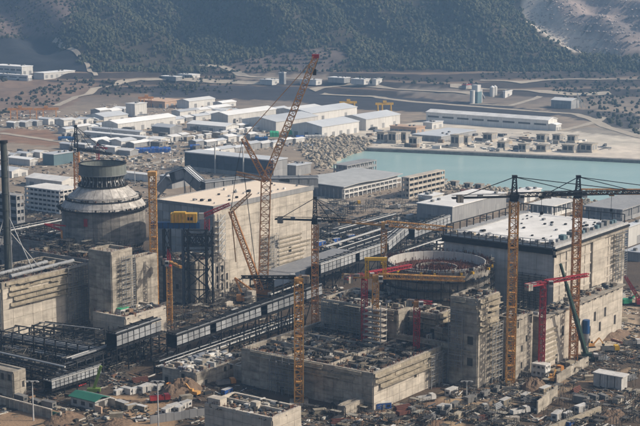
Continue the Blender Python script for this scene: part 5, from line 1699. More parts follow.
# yellow crane with portal head behind the red one
t, b, h = tower_crane('yellow crane with portal head and long flat jib over the ring', 375, 377, 282, 'crane_yellow', 2.6, jib=(465, 281), cjib=342, jw=2.0, cm='crane_yellow', rope=False)
for x in (-3.6, 3.6):
    MB().lattice((x, 0, h + 1.4), (x, 0, h + 9.0), 1.3, 1.3, 1.4, .3, .18).build('portal_post', 'hoist_yellow', t)
MB().box(-4.6, -.8, h + 9.0, 4.6, .8, h + 10.2).build('portal_beam', 'hoist_yellow', t)
tower_crane('red tower crane with short jib in front of the yellow portal', 364, 373, 280, 'crane_red', 2.4, jib=(411, 267), cjib=346, jw=1.5, rope=False, cm='crane_red')
tower_crane('small red tower crane standing behind the central block roof', 416, 381, 307, 'crane_red', 2.4, jib=(432, 304), cjib=409, jw=1.3, rope=False, cm='crane_orange')
tower_crane('red tower crane in front of the pale annex', 541, 374, 288, 'crane_red', 2.3, jib=(588, 276), cjib=526, jw=1.5, rope=False, cm='crane_red')
tower_crane('small red topped mast beside the blue legged gantry', 170, 326, 266, 'crane_yellow', 2.3, jib=(181, 268), cjib=165, jw=1.0, head=248, jm='crane_yellow', cm='crane_red', rope=False)
tower_crane('far orange tower crane behind the dome ring', 78, 214, 152, 'crane_orange', 3.4, head=126, jib=(112, 155), cjib=70, jm='dark_steel', cm='dark_steel', jw=1.6, rope=False)
tower_crane('thin red mast with short jib behind the dome ring', 99, 196, 150, 'crane_red', 1.8, head=143, jib=(107, 149), cjib=95, jw=1.0, rope=False)

# ---- ochre crawler crane with luffing jib
b = G(263, 300)
t = thing('crawler_crane', 'huge ochre crawler crane with luffing jib reaching above the harbour', 'crawler crane', b, 0)
Yc = b.y
def L_(px, py, dy=0.0):
    return AT(px, py, Yc + dy) - b
heel = Vector((0, 0, 4)); top = L_(266, 180)
MB().lattice(heel, top, 4.6, 4.6, 3.6, 0.5, 0.28).build('main_boom', 'boom_ochre', t)
tip = L_(315.5, 57)
MB().lattice(top + Vector((0, 0, .5)), tip, 3.6, 2.6, 2.8, 0.5, 0.28).build('luffing_jib', 'boom_ochre', t)
MB().box(tip.x - 1.8, tip.y - 1.2, tip.z - .6, tip.x + 1.8, tip.y + 1.2, tip.z + 1.4).build('jib_head', 'crane_red', t)
s1 = L_(243, 138); s2 = L_(236, 173)
MB().lattice(top, s1, 2.6, 2.0, 2.4, .42, .22).build('strut', 'crane_orange', t)
MB().lattice(top, s2, 2.0, 1.6, 2.2, .36, .2).build('strut', 'boom_ochre', t)
for k in (-1, 1):
    o_ = Vector((0, k * 1.0, 0))
    rod('pendant', 'boom_ochre', t, s1 + o_, tip + o_, 0.3)
    rod('pendant', 'dark_steel', t, s1 + o_, s2 + o_, 0.22)
    rod('pendant', 'dark_steel', t, s2 + o_, L_(231, 210) + o_, 0.22)
    rod('pendant', 'dark_steel', t, s2 + Vector((4, k, 0)), L_(258, 288) + o_, 0.2)
mast_tip = L_(231, 211)
MB().lattice(L_(261, 291, -4), mast_tip, 3.0, 2.2, 2.6, .5, .26).build('derrick_mast', 'crane_orange', t)
MB().lattice(mast_tip, L_(251, 193), 1.8, 1.2, 1.8, .34, .2).build('mast_strut', 'boom_ochre', t)
rod('mast_rope', 'crane_yellow', t, mast_tip, L_(236, 262), 0.5)
rod('hoist_rope', 'dark_steel', t, tip + Vector((1.6, 0, 0)), L_(314.5, 70), 0.25)
MB().box(L_(314.5, 73).x - .9, -1, L_(314.5, 75).z, L_(314.5, 73).x + .9, 1, L_(314.5, 69).z).build('hook_block', 'dark_steel', t)
mb = MB()
for y in (-4.2, 4.2):
    mb.prism([(-6, y - 1, .9), (-5, y - 1, 0), (5, y - 1, 0), (6, y - 1, .9), (5, y - 1, 1.9), (-5, y - 1, 1.9)], (0, 2, 0))
mb.build('crawler_track', 'dark_steel', t)
MB().box(-5, -2.8, 1.95, 4, 2.8, 4.6).build('machinery_house', 'crane_orange', t)
MB().box(2.6, -4.4, 2.4, 4.8, -2.85, 4.8).build('cab', 'cabin_white', t)
for k in range(3):
    piece('counterweight', 'pale_concrete', t, -12.5, -3 + k * 2.05, 0.2, -8.5, -1 + k * 2.05, 5.6)
for x, z0_, z1_ in ((-6.5, 0.1, 6.8), (0.5, 0.1, 0.9)):
    pass
cw = thing('ballast_stack', 'pale square ballast stack at the foot of the crawler crane', 'ballast', G(252, 305), ROT)
for k in range(4):
    piece('ballast_block', 'pale_concrete', cw, 0, 0, k * 1.7, 3.4, 3.4, k * 1.7 + 1.62)
# small orange machine beside it
b = G(241, 303)
t = thing('piling_rig', 'orange piling machine with raised arm left of the pale ballast', 'machine', b, 0)
MB().box(-2.6, -1.6, 0, 2.6, 1.6, 1.2).build('track', 'dark_steel', t); MB().box(-2.2, -1.5, 1.2, 1.8, 1.5, 4.2).build('house', 'crane_orange', t)
MB().box(.2, -1.55, 4.2, 1.8, 0, 5.6).build('cab', 'window_dark', t)
rod('arm', 'crane_orange', t, (1.5, 0, 3), (-3, 0, 13), 0.9); rod('arm', 'crane_orange', t, (-3, 0, 13), (6.5, 0, 6), 0.7)

# ---- gantry with blue girder and yellow hoist on steel trestles
Yq = G(190, 307).y
b = G(190, 307)
t = thing('portal_gantry', 'heavy gantry with yellow hoist and blue girder on dark trestle legs', 'gantry crane', b, 0)
def Q_(px, py, dy=0.0):
    return AT(px, py, Yq + dy) - b
gz0, gz1 = Q_(180, 228).z, Q_(180, 222).z
MB().box(Q_(150, 225).x, -1.6, gz0, Q_(200, 225).x, 1.6, gz1).build('girder', 'girder_blue', t)
for k in range(9):
    x_ = Q_(152 + k * 5.4, 225).x
    piece('girder_rib', 'navy_cladding', t, x_, -1.8, gz0, x_ + .35, -1.61, gz1)
MB().box(Q_(171, 222).x, -2.4, gz1, Q_(197, 222).x, 2.4, Q_(180, 213).z).build('hoist', 'hoist_yellow', t)
MB().box(Q_(174, 222).x, -2.5, Q_(180, 213).z, Q_(186, 222).x, 1.0, Q_(180, 211.5).z).build('hoist_cover', 'hoist_yellow', t)
for k in range(7):
    x_ = Q_(172 + k * 3.6, 222).x
    piece('hoist_rib', 'crane_yellow', t, x_, -2.55, gz1 + .1, x_ + .3, -2.41, Q_(180, 213.6).z)
piece('vent_grille', 'dark_steel', t, Q_(188, 222).x, -2.5, gz1 + 1.2, Q_(193, 222).x, -2.405, gz1 + 2.8)
for (x0, x1) in ((165, 171), (184, 189), (207, 213)):
    xa, xb = Q_(x0, 300).x, Q_(x1, 300).x
    for y in (-3.5, 3.5):
        rod('leg', 'navy_cladding' if x0 == 184 else 'dark_steel', t, (xa, y, 0), (xa, y, gz0), 0.85)
        rod('leg', 'dark_steel', t, (xb, y, 0), (xb, y, gz0), 0.6)
    n = 7
    for k in range(n):
        z0_, z1_ = gz0 * k / n, gz0 * (k + 1) / n
        rod('brace', 'dark_steel', t, (xa, -3.5, z0_), (xb, -3.5, z1_), 0.3)
        rod('brace', 'dark_steel', t, (xb, -3.5, z0_), (xa, 3.5, z1_), 0.3)
for k in range(4):
    xa, xb = Q_(187, 300).x, Q_(210, 300).x
    z0_, z1_ = gz0 * k / 4, gz0 * (k + 1) / 4
    rod('brace', 'dark_steel', t, (xa, -3.5, z0_), (xb, -3.5, z1_), 0.5); rod('brace', 'dark_steel', t, (xb, -3.5, z0_), (xa, -3.5, z1_), 0.5)
    rod('tie_beam', 'dark_steel', t, (xa, -3.5, z1_ - .4), (xb, -3.5, z1_ - .4), 0.5)
MB().lattice(Q_(184, 240) + Vector((0, 0, 0)), Q_(214, 240), 5, 5, 3, .7, .45).build('head_truss', 'dark_steel', t)
# red luffing crane standing on the gantry head
zb = gz0 - 1 + b.z
bb = AT(207, 236, Yq); bb.z = zb
t = thing('luffing_crane', 'bright red luffing crane on top of the dark trestle', 'crane', bb, 0)
def N_(px, py):
    return AT(px, py, Yq) - bb
MB().lattice((0, 0, 0), N_(207, 219), 2.2, 2.2, 1.8, .35, .22).build('mast', 'crane_red', t)
MB().lattice(N_(202, 216), N_(230, 204), 1.8, 1.2, 1.6, .35, .22).build('jib', 'crane_red', t)
MB().box(N_(199, 218).x, -1.1, N_(199, 219).z, N_(204, 218).x, 1.1, N_(199, 213).z).build('counterweight', 'cabin_white', t)

# ---- green mobile crane and blue silo at right
b = G(586, 361)
t = thing('mobile_crane', 'dark green mobile crane with long straight boom at right', 'mobile crane', b, 0)
tp = AT(560.5, 264, b.y - 16) - b
d = tp - Vector((0, 0, 3))
MB().bar((0, 0, 3), Vector((0, 0, 3)) + d * .45, 1.5).build('boom_section', 'crane_green', t)
MB().bar(Vector((0, 0, 3)) + d * .45, Vector((0, 0, 3)) + d * .78, 1.2).build('boom_section', 'crane_green', t)
MB().bar(Vector((0, 0, 3)) + d * .78, tp, 0.9).build('boom_section', 'crane_green', t)
MB().box(tp.x - .8, -.6, tp.z - .5, tp.x + .8, .6, tp.z + .5).build('boom_head', 'dark_steel', t)
MB().box(-4.5, -1.4, 0.8, 5, 1.4, 2.0).build('carrier', 'crane_green', t)
MB().box(-2, -1.4, 2.0, 2.4, 1.4, 3.6).build('machinery_house', 'crane_green', t)
MB().box(3.2, -1.3, 2.0, 5, 1.3, 3.3).build('cab', 'cabin_white', t)
for x in (-3.6, -2, 2, 3.8):
    for y in (-1.5, 1.2):
        MB().cyl((x, y, .6), (x, y + .35, .6), .6, n=12).build('wheel', 'tyre', t)
b = G(585.5, 352)
t = thing('silo', 'blue topped grey silo beside the green crane', 'silo', b, 0)
MB().cyl((0, 0, 3), (0, 0, 6.5), 1.1, 1.5, 16).build('cone', 'grey_steel', t)
MB().cyl((0, 0, 6.5), (0, 0, 8.5), 1.5, 1.5, 16).build('barrel', 'grey_wall', t); MB().cyl((0, 0, 8.5), (0, 0, 14.5), 1.52, 1.52, 16).build('barrel', 'girder_blue', t)
for x, y in ((-1, -1), (1, -1), (1, 1), (-1, 1)):
    rod('leg', 'grey_steel', t, (x, y, 0), (x, y, 6.5), .25)
# red boom and teal machine at right edge
b = G(640, 306)
t = thing('crawler_crane', 'red lattice boom crane at the right edge', 'crawler crane', b, 0)
tp = AT(625, 276, b.y) - b
MB().lattice((0, 0, 2.5), tp, 1.6, 1.0, 1.5, .35, .2).build('boom', 'crane_red', t)
MB().box(-2, -2, 1.2, 4, 2, 3.6).build('machinery_house', 'crane_red', t); MB().box(-3, -2.2, 0, 3, 2.2, 1.2).build('crawler_track', 'dark_steel', t)
b = G(627, 305)
t = thing('excavator', 'teal machine below the red boom at the right edge', 'excavator', b, R(20))
MB().box(-3, -1.6, 0, 3, 1.6, 1.1).build('track', 'dark_steel', t); MB().box(-2.6, -1.5, 1.1, 2, 1.5, 3.2).build('house', 'tarp_green', t)
MB().box(.6, -1.5, 3.2, 2, 0, 4.4).build('cab', 'window_dark', t); rod('arm', 'tarp_green', t, (2, .6, 2.4), (6, .6, 5), .6); rod('arm', 'tarp_green', t, (6, .6, 5), (8, .6, 1), .5)
MB().box(7.4, -.2, .3, 8.6, 1.4, 1.4).build('bucket', 'dark_steel', t)
# lime boom lift at lower left
b = G(94, 393)
t = thing('boom_lift', 'lime green boom crane leaning beside the green roofed cabin', 'boom lift', b, 0)
tp = AT(101, 366, b.y) - b
MB().bar((0, 0, 1.8), tp, 1.1).build('boom', 'lime_green', t); MB().box(-2.6, -1.2, .6, 2.6, 1.2, 2.0).build('carrier', 'lime_green', t)
for x in (-1.8, 1.8):
    for y in (-1.3, 1.0):
        MB().cyl((x, y, .55), (x, y + .3, .55), .55, n=12).build('wheel', 'tyre', t)
# red concrete pump on the dome ledge
bb = AT(62, 246, 770)
t = thing('concrete_boom', 'red and orange concrete placing boom left of the dome', 'placing boom', (bb.x, bb.y, 20), 0)
rod('post', 'crane_orange', t, (0, 0, 0), (0, 0, 9), .9); rod('boom', 'crane_red', t, (0, 0, 9), (-9, 0, 12.5), .8); rod('boom', 'crane_red', t, (-9, 0, 12.5), (2, 1.5, 11.2), .7)

# ================================================================== smaller things
def cabin_proto(m, L=6.0, Wd=2.4, Hh=2.6):
    t = thing('site_cabin', '-', 'cabin', (0, 0, 0), 0)
    mb = MB().box(-L / 2, -Wd / 2, 0, L / 2, Wd / 2, Hh)
    for i in range(9):
        x = -L / 2 + L * (i + .5) / 9
        mb.box(x - .12, -Wd / 2 - .05, .15, x + .12, Wd / 2 + .05, Hh - .15)
    mb.build('body', m, t)
    MB().box(-L / 2 - .1, -Wd / 2 - .1, Hh, L / 2 + .1, Wd / 2 + .1, Hh + .16).build('roof', 'cabin_white' if m != 'cabin_grey' else 'cabin_grey', t)
    MB().box(-.5, -Wd / 2 - .12, .1, .5, -Wd / 2 - .06, 2.1).build('door', 'cabin_grey', t)
    MB().box(1.2, -Wd / 2 - .12, 1.0, 2.4, -Wd / 2 - .06, 1.9).build('window', 'window_dark', t)
    MB().box(-L / 2 - .1, -.6, 1.0, -L / 2 - .02, .6, 1.9).build('window', 'window_dark', t)
    return t
PROTO = {m: cabin_proto(m) for m in ('cabin_white', 'cabin_grey', 'cabin_beige', 'tarp_blue')}
_used = set()
def cabin(m, px, py, rz, label, group=None, z=0.0, s=1.0):
    if m not in _used:
        c = PROTO[m]; _used.add(m)
    else:
        c = copy_tree(PROTO[m])
    c.location = G(px, py, z); c.rotation_euler = (0, 0, rz); c.scale = (s, s, s)
    c['label'] = label; c['category'] = 'cabin'
    if group: c['group'] = group
    elif 'group' in c: del c['group']
    return c

A_, B_ = ROT, ROT + math.pi / 2
rows = [   # start bearing, end bearing, count, colour, heading, label, group
    ((112, 405), (142, 412), 4, 'cabin_beige', B_ , 'beige container in the row of four right of the green roofed cabin', 'beige container row'),
    ((168, 414), (184, 408), 4, 'cabin_white', A_, 'white rounded site cabin in the group of four at the bottom left', 'white cabin group'),
    ((118, 394), (160, 388), 6, 'cabin_white', A_, 'small white site cabin between lamp post and pipe rack', 'white cabins by the pipe rack'),
    ((455, 406), (498, 392), 4, 'cabin_grey', A_, 'grey container in the row along the reactor block foot', 'grey container row'),
    ((505, 404), (545, 392), 3, 'cabin_beige', A_, 'beige container in the line right of the tall crane foot', 'beige containers by the crane'),
    ((556, 420), (580, 412), 3, 'cabin_white', A_, 'white cabin stacked in the group near the bottom right', 'white cabins at bottom right'),
    ((580, 402), (604, 398), 3, 'cabin_grey', B_, 'grey cabin left of the long white container block', 'grey cabins by the white block'),
    ((470, 380), (480, 376), 1, 'cabin_white', A_, 'pale container leaning at the foot of the reactor block', None),
    ((560, 352), (575, 346), 2, 'cabin_white', A_, 'white container near the green crane', 'white containers by the green crane'),
    ((596, 335), (616, 330), 2, 'cabin_white', B_, 'white container on the sandy ground right of the silo', 'white containers by the silo'),
    ((20, 402), (50, 408), 3, 'cabin_grey', B_, 'grey container behind the concrete fence at lower left', 'grey containers behind the fence'),
    ((222, 318), (250, 310), 3, 'cabin_white', A_, 'white container between gantry and climbing gallery', 'white containers by the gallery'),
    ((330, 250), (380, 238), 6, 'cabin_white', A_, 'white container in the laydown area', 'white laydown containers'),
    ((322, 246), (350, 240), 3, 'tarp_blue', A_, 'blue container in the laydown area', 'blue laydown containers'),
    ((365, 224), (420, 216), 6, 'cabin_white', B_, 'white container behind the yellow flat jib', 'white containers behind the jib'),
    ((330, 214), (352, 208), 3, 'cabin_grey', B_, 'grey container near the dark counter-jib', 'grey containers by the counter-jib'),
    ((20, 152), (70, 156), 6, 'cabin_grey', B_, 'grey container in the left middle yard', 'grey yard containers'),
    ((85, 158), (150, 160), 8, 'cabin_beige', B_, 'beige container behind the dome ring', 'beige yard containers'),
    ((440, 410), (452, 396), 2, 'cabin_white', A_, 'white container beside the sandy path', 'white containers by the path'),
]
def lb(i, lab):
    s = ORD[i] + ' ' + lab + ', from the left'
    return s if len(s.split()) <= 16 else ORD[i] + ' ' + lab
for (a, b, n, m, rz, lab, grp) in rows:
    for i in range(n):
        f = i / max(1, n - 1)
        cabin(m, a[0] + (b[0] - a[0]) * f + random.uniform(-1.6, 1.6), a[1] + (b[1] - a[1]) * f + random.uniform(-1.6, 1.6), rz + random.gauss(0, .16) + (math.pi / 2 if random.random() < .18 else 0), lb(i, lab) if n > 1 else lab, grp, s=random.uniform(.7, 1.02))
cabin('tarp_blue', 383, 409, 0.3, 'bright blue container at the foot of the central block')
cabin('tarp_blue', 227, 394, A_, 'blue container left of the small pale block', s=0.8)
cabin('tarp_blue', 570, 425, A_, 'blue container at the bottom edge right of centre', s=0.6)
for m_ in PROTO:
    if m_ not in _used: print('unused', m_)
yd = random.Random(3)
MARKS = [(104, 120, 'the low blue grey shed'), (135, 112, 'the tall white block'), (150, 128, 'the long white hall'), (115, 140, 'the long low sheds'), (153, 149, 'the blue covered row'),
         (208, 130, 'the long white shed'), (225, 112, 'the small tan shed'), (250, 118, 'the broad white roof'), (230, 136, 'the row of small houses'), (275, 126, 'the blue grey hall behind the jib'),
         (262, 142, 'the dark blue covers'), (66, 141, 'the left yard covers'), (75, 128, 'the orange gantries')]
spots = []
for i in range(48):
    px_, py_ = yd.uniform(62, 330), yd.uniform(118, 150)
    if in_poly([px_], [py_], [(60, 116), (240, 110), (296, 136), (296, 150), (60, 150)])[0]:
        spots.append((px_, py_, yd.choice(['cabin_white', 'cabin_white', 'cabin_grey', 'cabin_beige'])))
spots.sort()
seen = {}
for (px_, py_, m_) in spots:
    mk = min(MARKS, key=lambda q: (q[0] - px_) ** 2 + 5 * (q[1] - py_) ** 2)[2]
    k_ = seen.get((m_, mk), 0); seen[(m_, mk)] = k_ + 1
    cabin(m_, px_, py_, A_ if yd.random() < .5 else B_, ORD[k_] + ' ' + m_[6:] + ' container from the left beside ' + mk, 'yard containers ' + m_[6:], s=yd.uniform(1.2, 2.0))

# long white container block at right
p, LU, LV, H = frame(622, 391, 628, 593, ytop=378)
t = thing('container_block', 'long white block of four tall containers at the right', 'containers', p, ROT)
piece('roof', 'cabin_white', t, -.3, -.3, H, LU + .3, LV + .3, H + .35)
for i in range(4):
    piece('container', 'cabin_white', t, 0, LV * i / 4 + .35, 0, LU, LV * (i + 1) / 4 - .05, H)
    for k in range(4):
        y = LV * i / 4 + .5 + (LV / 4 - .6) * k / 4
        piece('rib', 'cabin_white', t, -.12, y, .2, 0.05, y + .3, H - .2)
# green roofed cabin
p, LU, LV, H = frame(95, 411, 108, 71, h=3.6)
t = thing('cabin', 'cabin with green roof and white walls at the lower left', 'cabin', p, ROT)
MB().box(0, 0, 0, LU, LV, H).build('wall', 'cabin_white', t)
MB().prism([(-.7, -.8, H), (LU / 2, -.8, H + 1.3), (LU + .7, -.8, H), (LU + .7, -.8, H + .25), (LU / 2, -.8, H + 1.55), (-.7, -.8, H + .25)], (0, LV + 1.6, 0)).build('roof', 'roof_green', t)
piece('roof_edge', 'cabin_white', t, LU + .45, -.9, H - .1, LU + .8, LV + .9, H + .3)
piece('roof_edge', 'cabin_white', t, -.8, -.95, H - .1, LU + .44, -.81, H + .2)
for i in range(3):
    piece('window', 'window_dark', t, -.08, LV * (i + .25) / 3, 1.1, .02, LV * (i + .7) / 3, 2.6)
piece('doorway', 'interior', t, LU * .3, -.08, .05, LU * .75, .02, 2.7)
piece('wing_wall', 'pale_concrete', t, LU + .9, -3, 0, LU + 1.5, 2.5, 3.2)
piece('wing_wall', 'peach_wall', t, -1.2, -4.5, 0, -.6, -1.2, 2.6)
# concrete fence at lower left
a, b = G(-12, 402), G(52, 419)
d = b - a; Ln = d.length
t = thing('concrete_fence', 'long concrete panel fence with rail at the lower left', 'fence', a, math.atan2(d.y, d.x))
n = 14
for i in range(n):
    piece('fence_panel', 'formwork' if i % 5 == 4 else 'concrete', t, Ln * i / n + .08, -.2, 0, Ln * (i + 1) / n - .08, .2, 3.2)
    piece('post', 'pale_concrete', t, Ln * i / n - .15, -.3, 0, Ln * i / n + .07, .3, 3.5)
piece('coping', 'pale_concrete', t, 0, -.35, 3.5, Ln, .35, 3.8)
piece('gate', 'roof_green', t, Ln + .4, -.15, 0, Ln + 4.2, .15, 3.0); piece('post', 'pale_concrete', t, Ln + 4.3, -.4, 0, Ln + 5.1, .4, 3.6)
# retaining walls
def wall(name, label, a, b, h, m, n, th=.5):
    a, b = G(*a), G(*b); d = b - a; Ln = d.length
    t = thing(name, label, 'wall', a, math.atan2(d.y, d.x))
    for i in range(n):
        piece('wall_panel', m, t, Ln * i / n + .05, -th / 2, 0, Ln * (i + 1) / n - .05, th / 2, h * (1 + .05 * ((i * 7) % 3)))
    return t
wall('retaining_wall', 'slanting concrete retaining wall below the pale annex', (556, 385), (588, 366), 4.2, 'concrete', 7)
wall('retaining_wall', 'pale retaining wall right of the containers near the bottom', (537, 414), (557, 398), 5.0, 'concrete', 5)
wall('retaining_wall', 'curving low dirt wall at the bottom right', (548, 432), (600, 412), 2.0, 'formwork', 6, 1.2)
wall('retaining_wall', 'pale low wall along the pipe gallery foot', (170, 372), (228, 352), 2.5, 'concrete', 8)
wall('retaining_wall', 'low concrete wall behind the bottom left cabins', (150, 424), (205, 416), 3.0, 'slate_cladding', 7)
# pipe bundle under wrap
a, b = G(580, 324), G(616, 322)
t = tag(MB().cyl(Vector((a.x, a.y, 1.3)), Vector((b.x, b.y, 1.3)), 2.0, n=14).build('pipe', 'light_steel'), 'thick silver pipe lying at the foot of the annex', 'pipe')
for k in range(5):
    a, b = G(583 + k * 2, 331 + k * 2.2), G(618 + k * 4, 342 + k * 2.2)
    if k < 2:
        rr = .55
        tag(MB().cyl(Vector((a.x, a.y, rr)), Vector((b.x, b.y, rr)), rr, n=10).build('pipe', 'rebar_red' if k else 'peach_wall'), ['pale pink', 'rusty red'][k] + ' pipe lying across the dark bank right of the silo', 'pipe')
# earth mounds
def mound(px, py, rx, ry, h, label):
    g = G(px, py)
    v = [(0, 0, h)]; f = []
    nr, na = 16, 48
    for i in range(1, nr + 1):
        for j in range(na):
            a = 2 * math.pi * j / na; q = i / nr
            nn = mnoise.fractal(Vector((px + math.cos(a) * q * 2, py + math.sin(a) * q * 2, 1)), .7, 2.1, 5) * .6 * (1 - q * .5)
            v.append((rx * q * math.cos(a), ry * q * math.sin(a), h * max(-.05, (1 - q * q) * (1 + nn) - .04)))
    for j in range(na):
        f.append((0, 1 + j, 1 + (j + 1) % na))
    for i in range(nr - 1):
        for j in range(na):
            a = 1 + i * na + j; b = 1 + i * na + (j + 1) % na
            f.append((a, a + na, b + na, b))
    mb = MB(); mb.v, mb.f = v, f
    o = mb.build('earth_mound', 'soil_heap', None, g); o.rotation_euler = (0, 0, ROT)
    return tag(o, label, 'mound')
mound(181, 392, 11, 7, 5.5, 'large brown earth mound behind the white cabins at bottom left')
mound(64, 420, 9, 6, 2.5, 'low brown earth mound in front of the green roofed cabin')
mound(118, 424, 7, 5, 1.8, 'small brown heap below the beige containers at bottom left')
mound(262, 358, 14, 5, 4.0, 'brown earth bank between the climbing gallery and central block')
mound(612, 336, 14, 7, 2.6, 'dark earth bank right of the blue topped silo')
mound(612, 418, 9, 6, 3, 'dark bushy earth heap near the bottom right')
mound(534, 388, 7, 5, 4, 'dark earth heap below the red tower crane')
# stacks of pipes, timber and rebar
def pipe_stack(px, py, rz, m, label, L=6.5, rr=.3, n=4):
    t = thing('pipe_stack', label, 'pipe stack', G(px, py), rz)
    proto = None
    for k in range(n):
        for i in range(n - k):
            if proto is None:
                proto = MB().cyl((-L / 2, 0, 0), (L / 2, 0, 0), rr, n=8).build('pipe', m, t); o = proto
            else:
                o = link('pipe', proto.data, t)
            o.location = (random.uniform(-.5, .5), (i - (n - k - 1) / 2) * rr * 2.02, rr + k * rr * 1.75)
def board_stack(px, py, rz, m, label, L=5.0, Wd=2.4, n=6):
    t = thing('board_stack', label, 'board stack', G(px, py), rz)
    for k in range(n):
        e = random.uniform(-.25, .25)
        piece('board', m, t, -L / 2 + e, -Wd / 2 + e * .5, .1 + k * .34, L / 2 + e, Wd / 2 + e * .5, .1 + k * .34 + .26)
for (a, b, rz, m, lab) in [
        (402, 410, .5, 'rebar_red', 'rusty pipe stack below the central block'), (430, 420, 1.0, 'stored_steel', 'grey pipe stack left of the sandy path'), (486, 420, .3, 'rebar_red', 'rusty pipe stack near the bottom centre right'),
        (498, 408, A_, 'grey_steel', 'silver pipe stack before the grey container row'), (530, 402, .2, 'stored_steel', 'grey pipe stack below the earth heap'), (576, 392, A_, 'rebar_red', 'rusty pipe stack behind the slanting wall'),
        (600, 360, .1, 'grey_steel', 'silver pipe stack beside the sandy road'), (630, 380, .7, 'stored_steel', 'grey pipe stack right of the white container block'), (340, 424, .2, 'rebar_red', 'rusty pipe stack at the bottom edge of centre'),
        (222, 376, A_, 'stored_steel', 'grey pipe stack beside the low rubble roof'), (140, 382, .4, 'rebar_red', 'rusty pipe stack by the dark posts'), (236, 312, A_, 'grey_steel', 'silver pipe stack left of the crawler crane'),
        (352, 262, A_, 'stored_steel', 'grey pipe stack in the laydown area'), (610, 312, .3, 'grey_steel', 'silver pipe stack below the annex end')]:
    pipe_stack(a, b, rz, m, lab)
for (a, b, rz, m, lab) in [
        (388, 418, .4, 'formwork', 'stack of pale boards below the blue container'), (458, 418, 1.1, 'formwork', 'stack of pale boards right of the sandy path'), (512, 422, .2, 'pale_concrete', 'stack of concrete slabs at the bottom right of centre'),
        (546, 404, A_, 'formwork', 'stack of boards by the pale retaining wall'), (590, 380, .2, 'formwork', 'stack of boards left of the white container block'), (618, 402, .9, 'pale_concrete', 'stack of concrete slabs below the white container block'),
        (570, 366, A_, 'formwork', 'stack of boards near the red crane foot'), (320, 414, .3, 'formwork', 'stack of boards right of the small pale block'), (116, 418, .2, 'formwork', 'stack of boards on the bare yard at bottom left'),
        (186, 400, .5, 'formwork', 'stack of boards beside the earth mound'), (228, 306, A_, 'pale_concrete', 'stack of slabs between gantry and crawler crane'), (622, 322, .4, 'formwork', 'stack of boards on the sandy ground at the right edge')]:
    board_stack(a, b, rz, m, lab)
def excavator(px, py, rz, m, label):
    t = thing('excavator', label, 'excavator', G(px, py), rz)
    for y in (-1.5, .8):
        MB().prism([(-2.2, y, .4), (-1.8, y, 0), (1.8, y, 0), (2.2, y, .4), (1.8, y, .9), (-1.8, y, .9)], (0, .7, 0)).build('track', 'dark_steel', t)
    MB().prism([(-2.4, -1.3, 1.0), (1.6, -1.3, 1.0), (1.6, -1.3, 1.8), (-.2, -1.3, 2.2), (-2.4, -1.3, 2.2)], (0, 2.6, 0)).build('house', m, t)
    cb = MB().prism([(-.1, .1, 1.8), (1.5, .1, 1.8), (1.3, .1, 3.1), (-.1, .1, 3.1)], (0, 1.15, 0)).build('cab', m, t)
    MB().box(.1, .05, 2.1, 1.3, .1, 2.9).build('window', 'window_dark', cb)
    rod('boom', m, t, (1.4, -.3, 1.6), (4.2, -.3, 4.4), .5); rod('dipper', m, t, (4.2, -.3, 4.4), (6.3, -.3, 1.6), .4)
    MB().prism([(6.0, -.8, 1.7), (6.9, -.8, 1.4), (6.6, -.8, .5), (5.9, -.8, .7)], (0, 1.0, 0)).build('bucket', 'dark_steel', t)
for (a, b, rz, lab) in [(194, 396, 2.6, 'yellow excavator digging at the brown earth mound'), (590, 348, .3, 'yellow excavator on the sandy ground by the silo'),
                        (552, 382, 1.2, 'yellow excavator at the foot of the red crane')]:
    excavator(a, b, rz, 'crane_yellow', lab)
# lamp posts
def lamp_post(px, py, tpy, label):
    b = G(px, py); h = ZAT(b, tpy)
    t = thing('lamp_post', label, 'lamp post', b, 0)
    MB().cyl((0, 0, 0), (0, 0, h), .3, .16, 8).build('pole', 'light_steel', t)
    MB().box(-2.2, -.12, h - .1, 2.2, .12, h + .12).build('arm', 'light_steel', t)
    for x in (-2.0, 0, 2.0):
        piece('lamp_head', 'cabin_white', t, x - .5, -.35, h - .5, x + .5, .2, h - .12)
lamp_post(33.5, 421, 381, 'tall lamp post in front of the concrete fence at lower left')
lamp_post(158.5, 432, 381, 'tall lamp post beside the white cabins at bottom left')
lamp_post(466.5, 398, 381, 'lamp post at the foot of the dark reactor block')
lamp_post(567, 350, 322, 'short lamp post before the pale annex')
lamp_post(418, 212, 196, 'dark slanting mast left of the grey hall')
for i, (a, b, c) in enumerate([(163, 150, 140), (111, 140, 128), (172, 164, 141), (135, 184, 158)]):
    lamp_post(a, b, c, ['thin mast at the right end of the blue covered row', 'thin mast among the long low sheds', 'tall thin mast behind the blue covered row', 'thin mast right of the dome ring'][i])
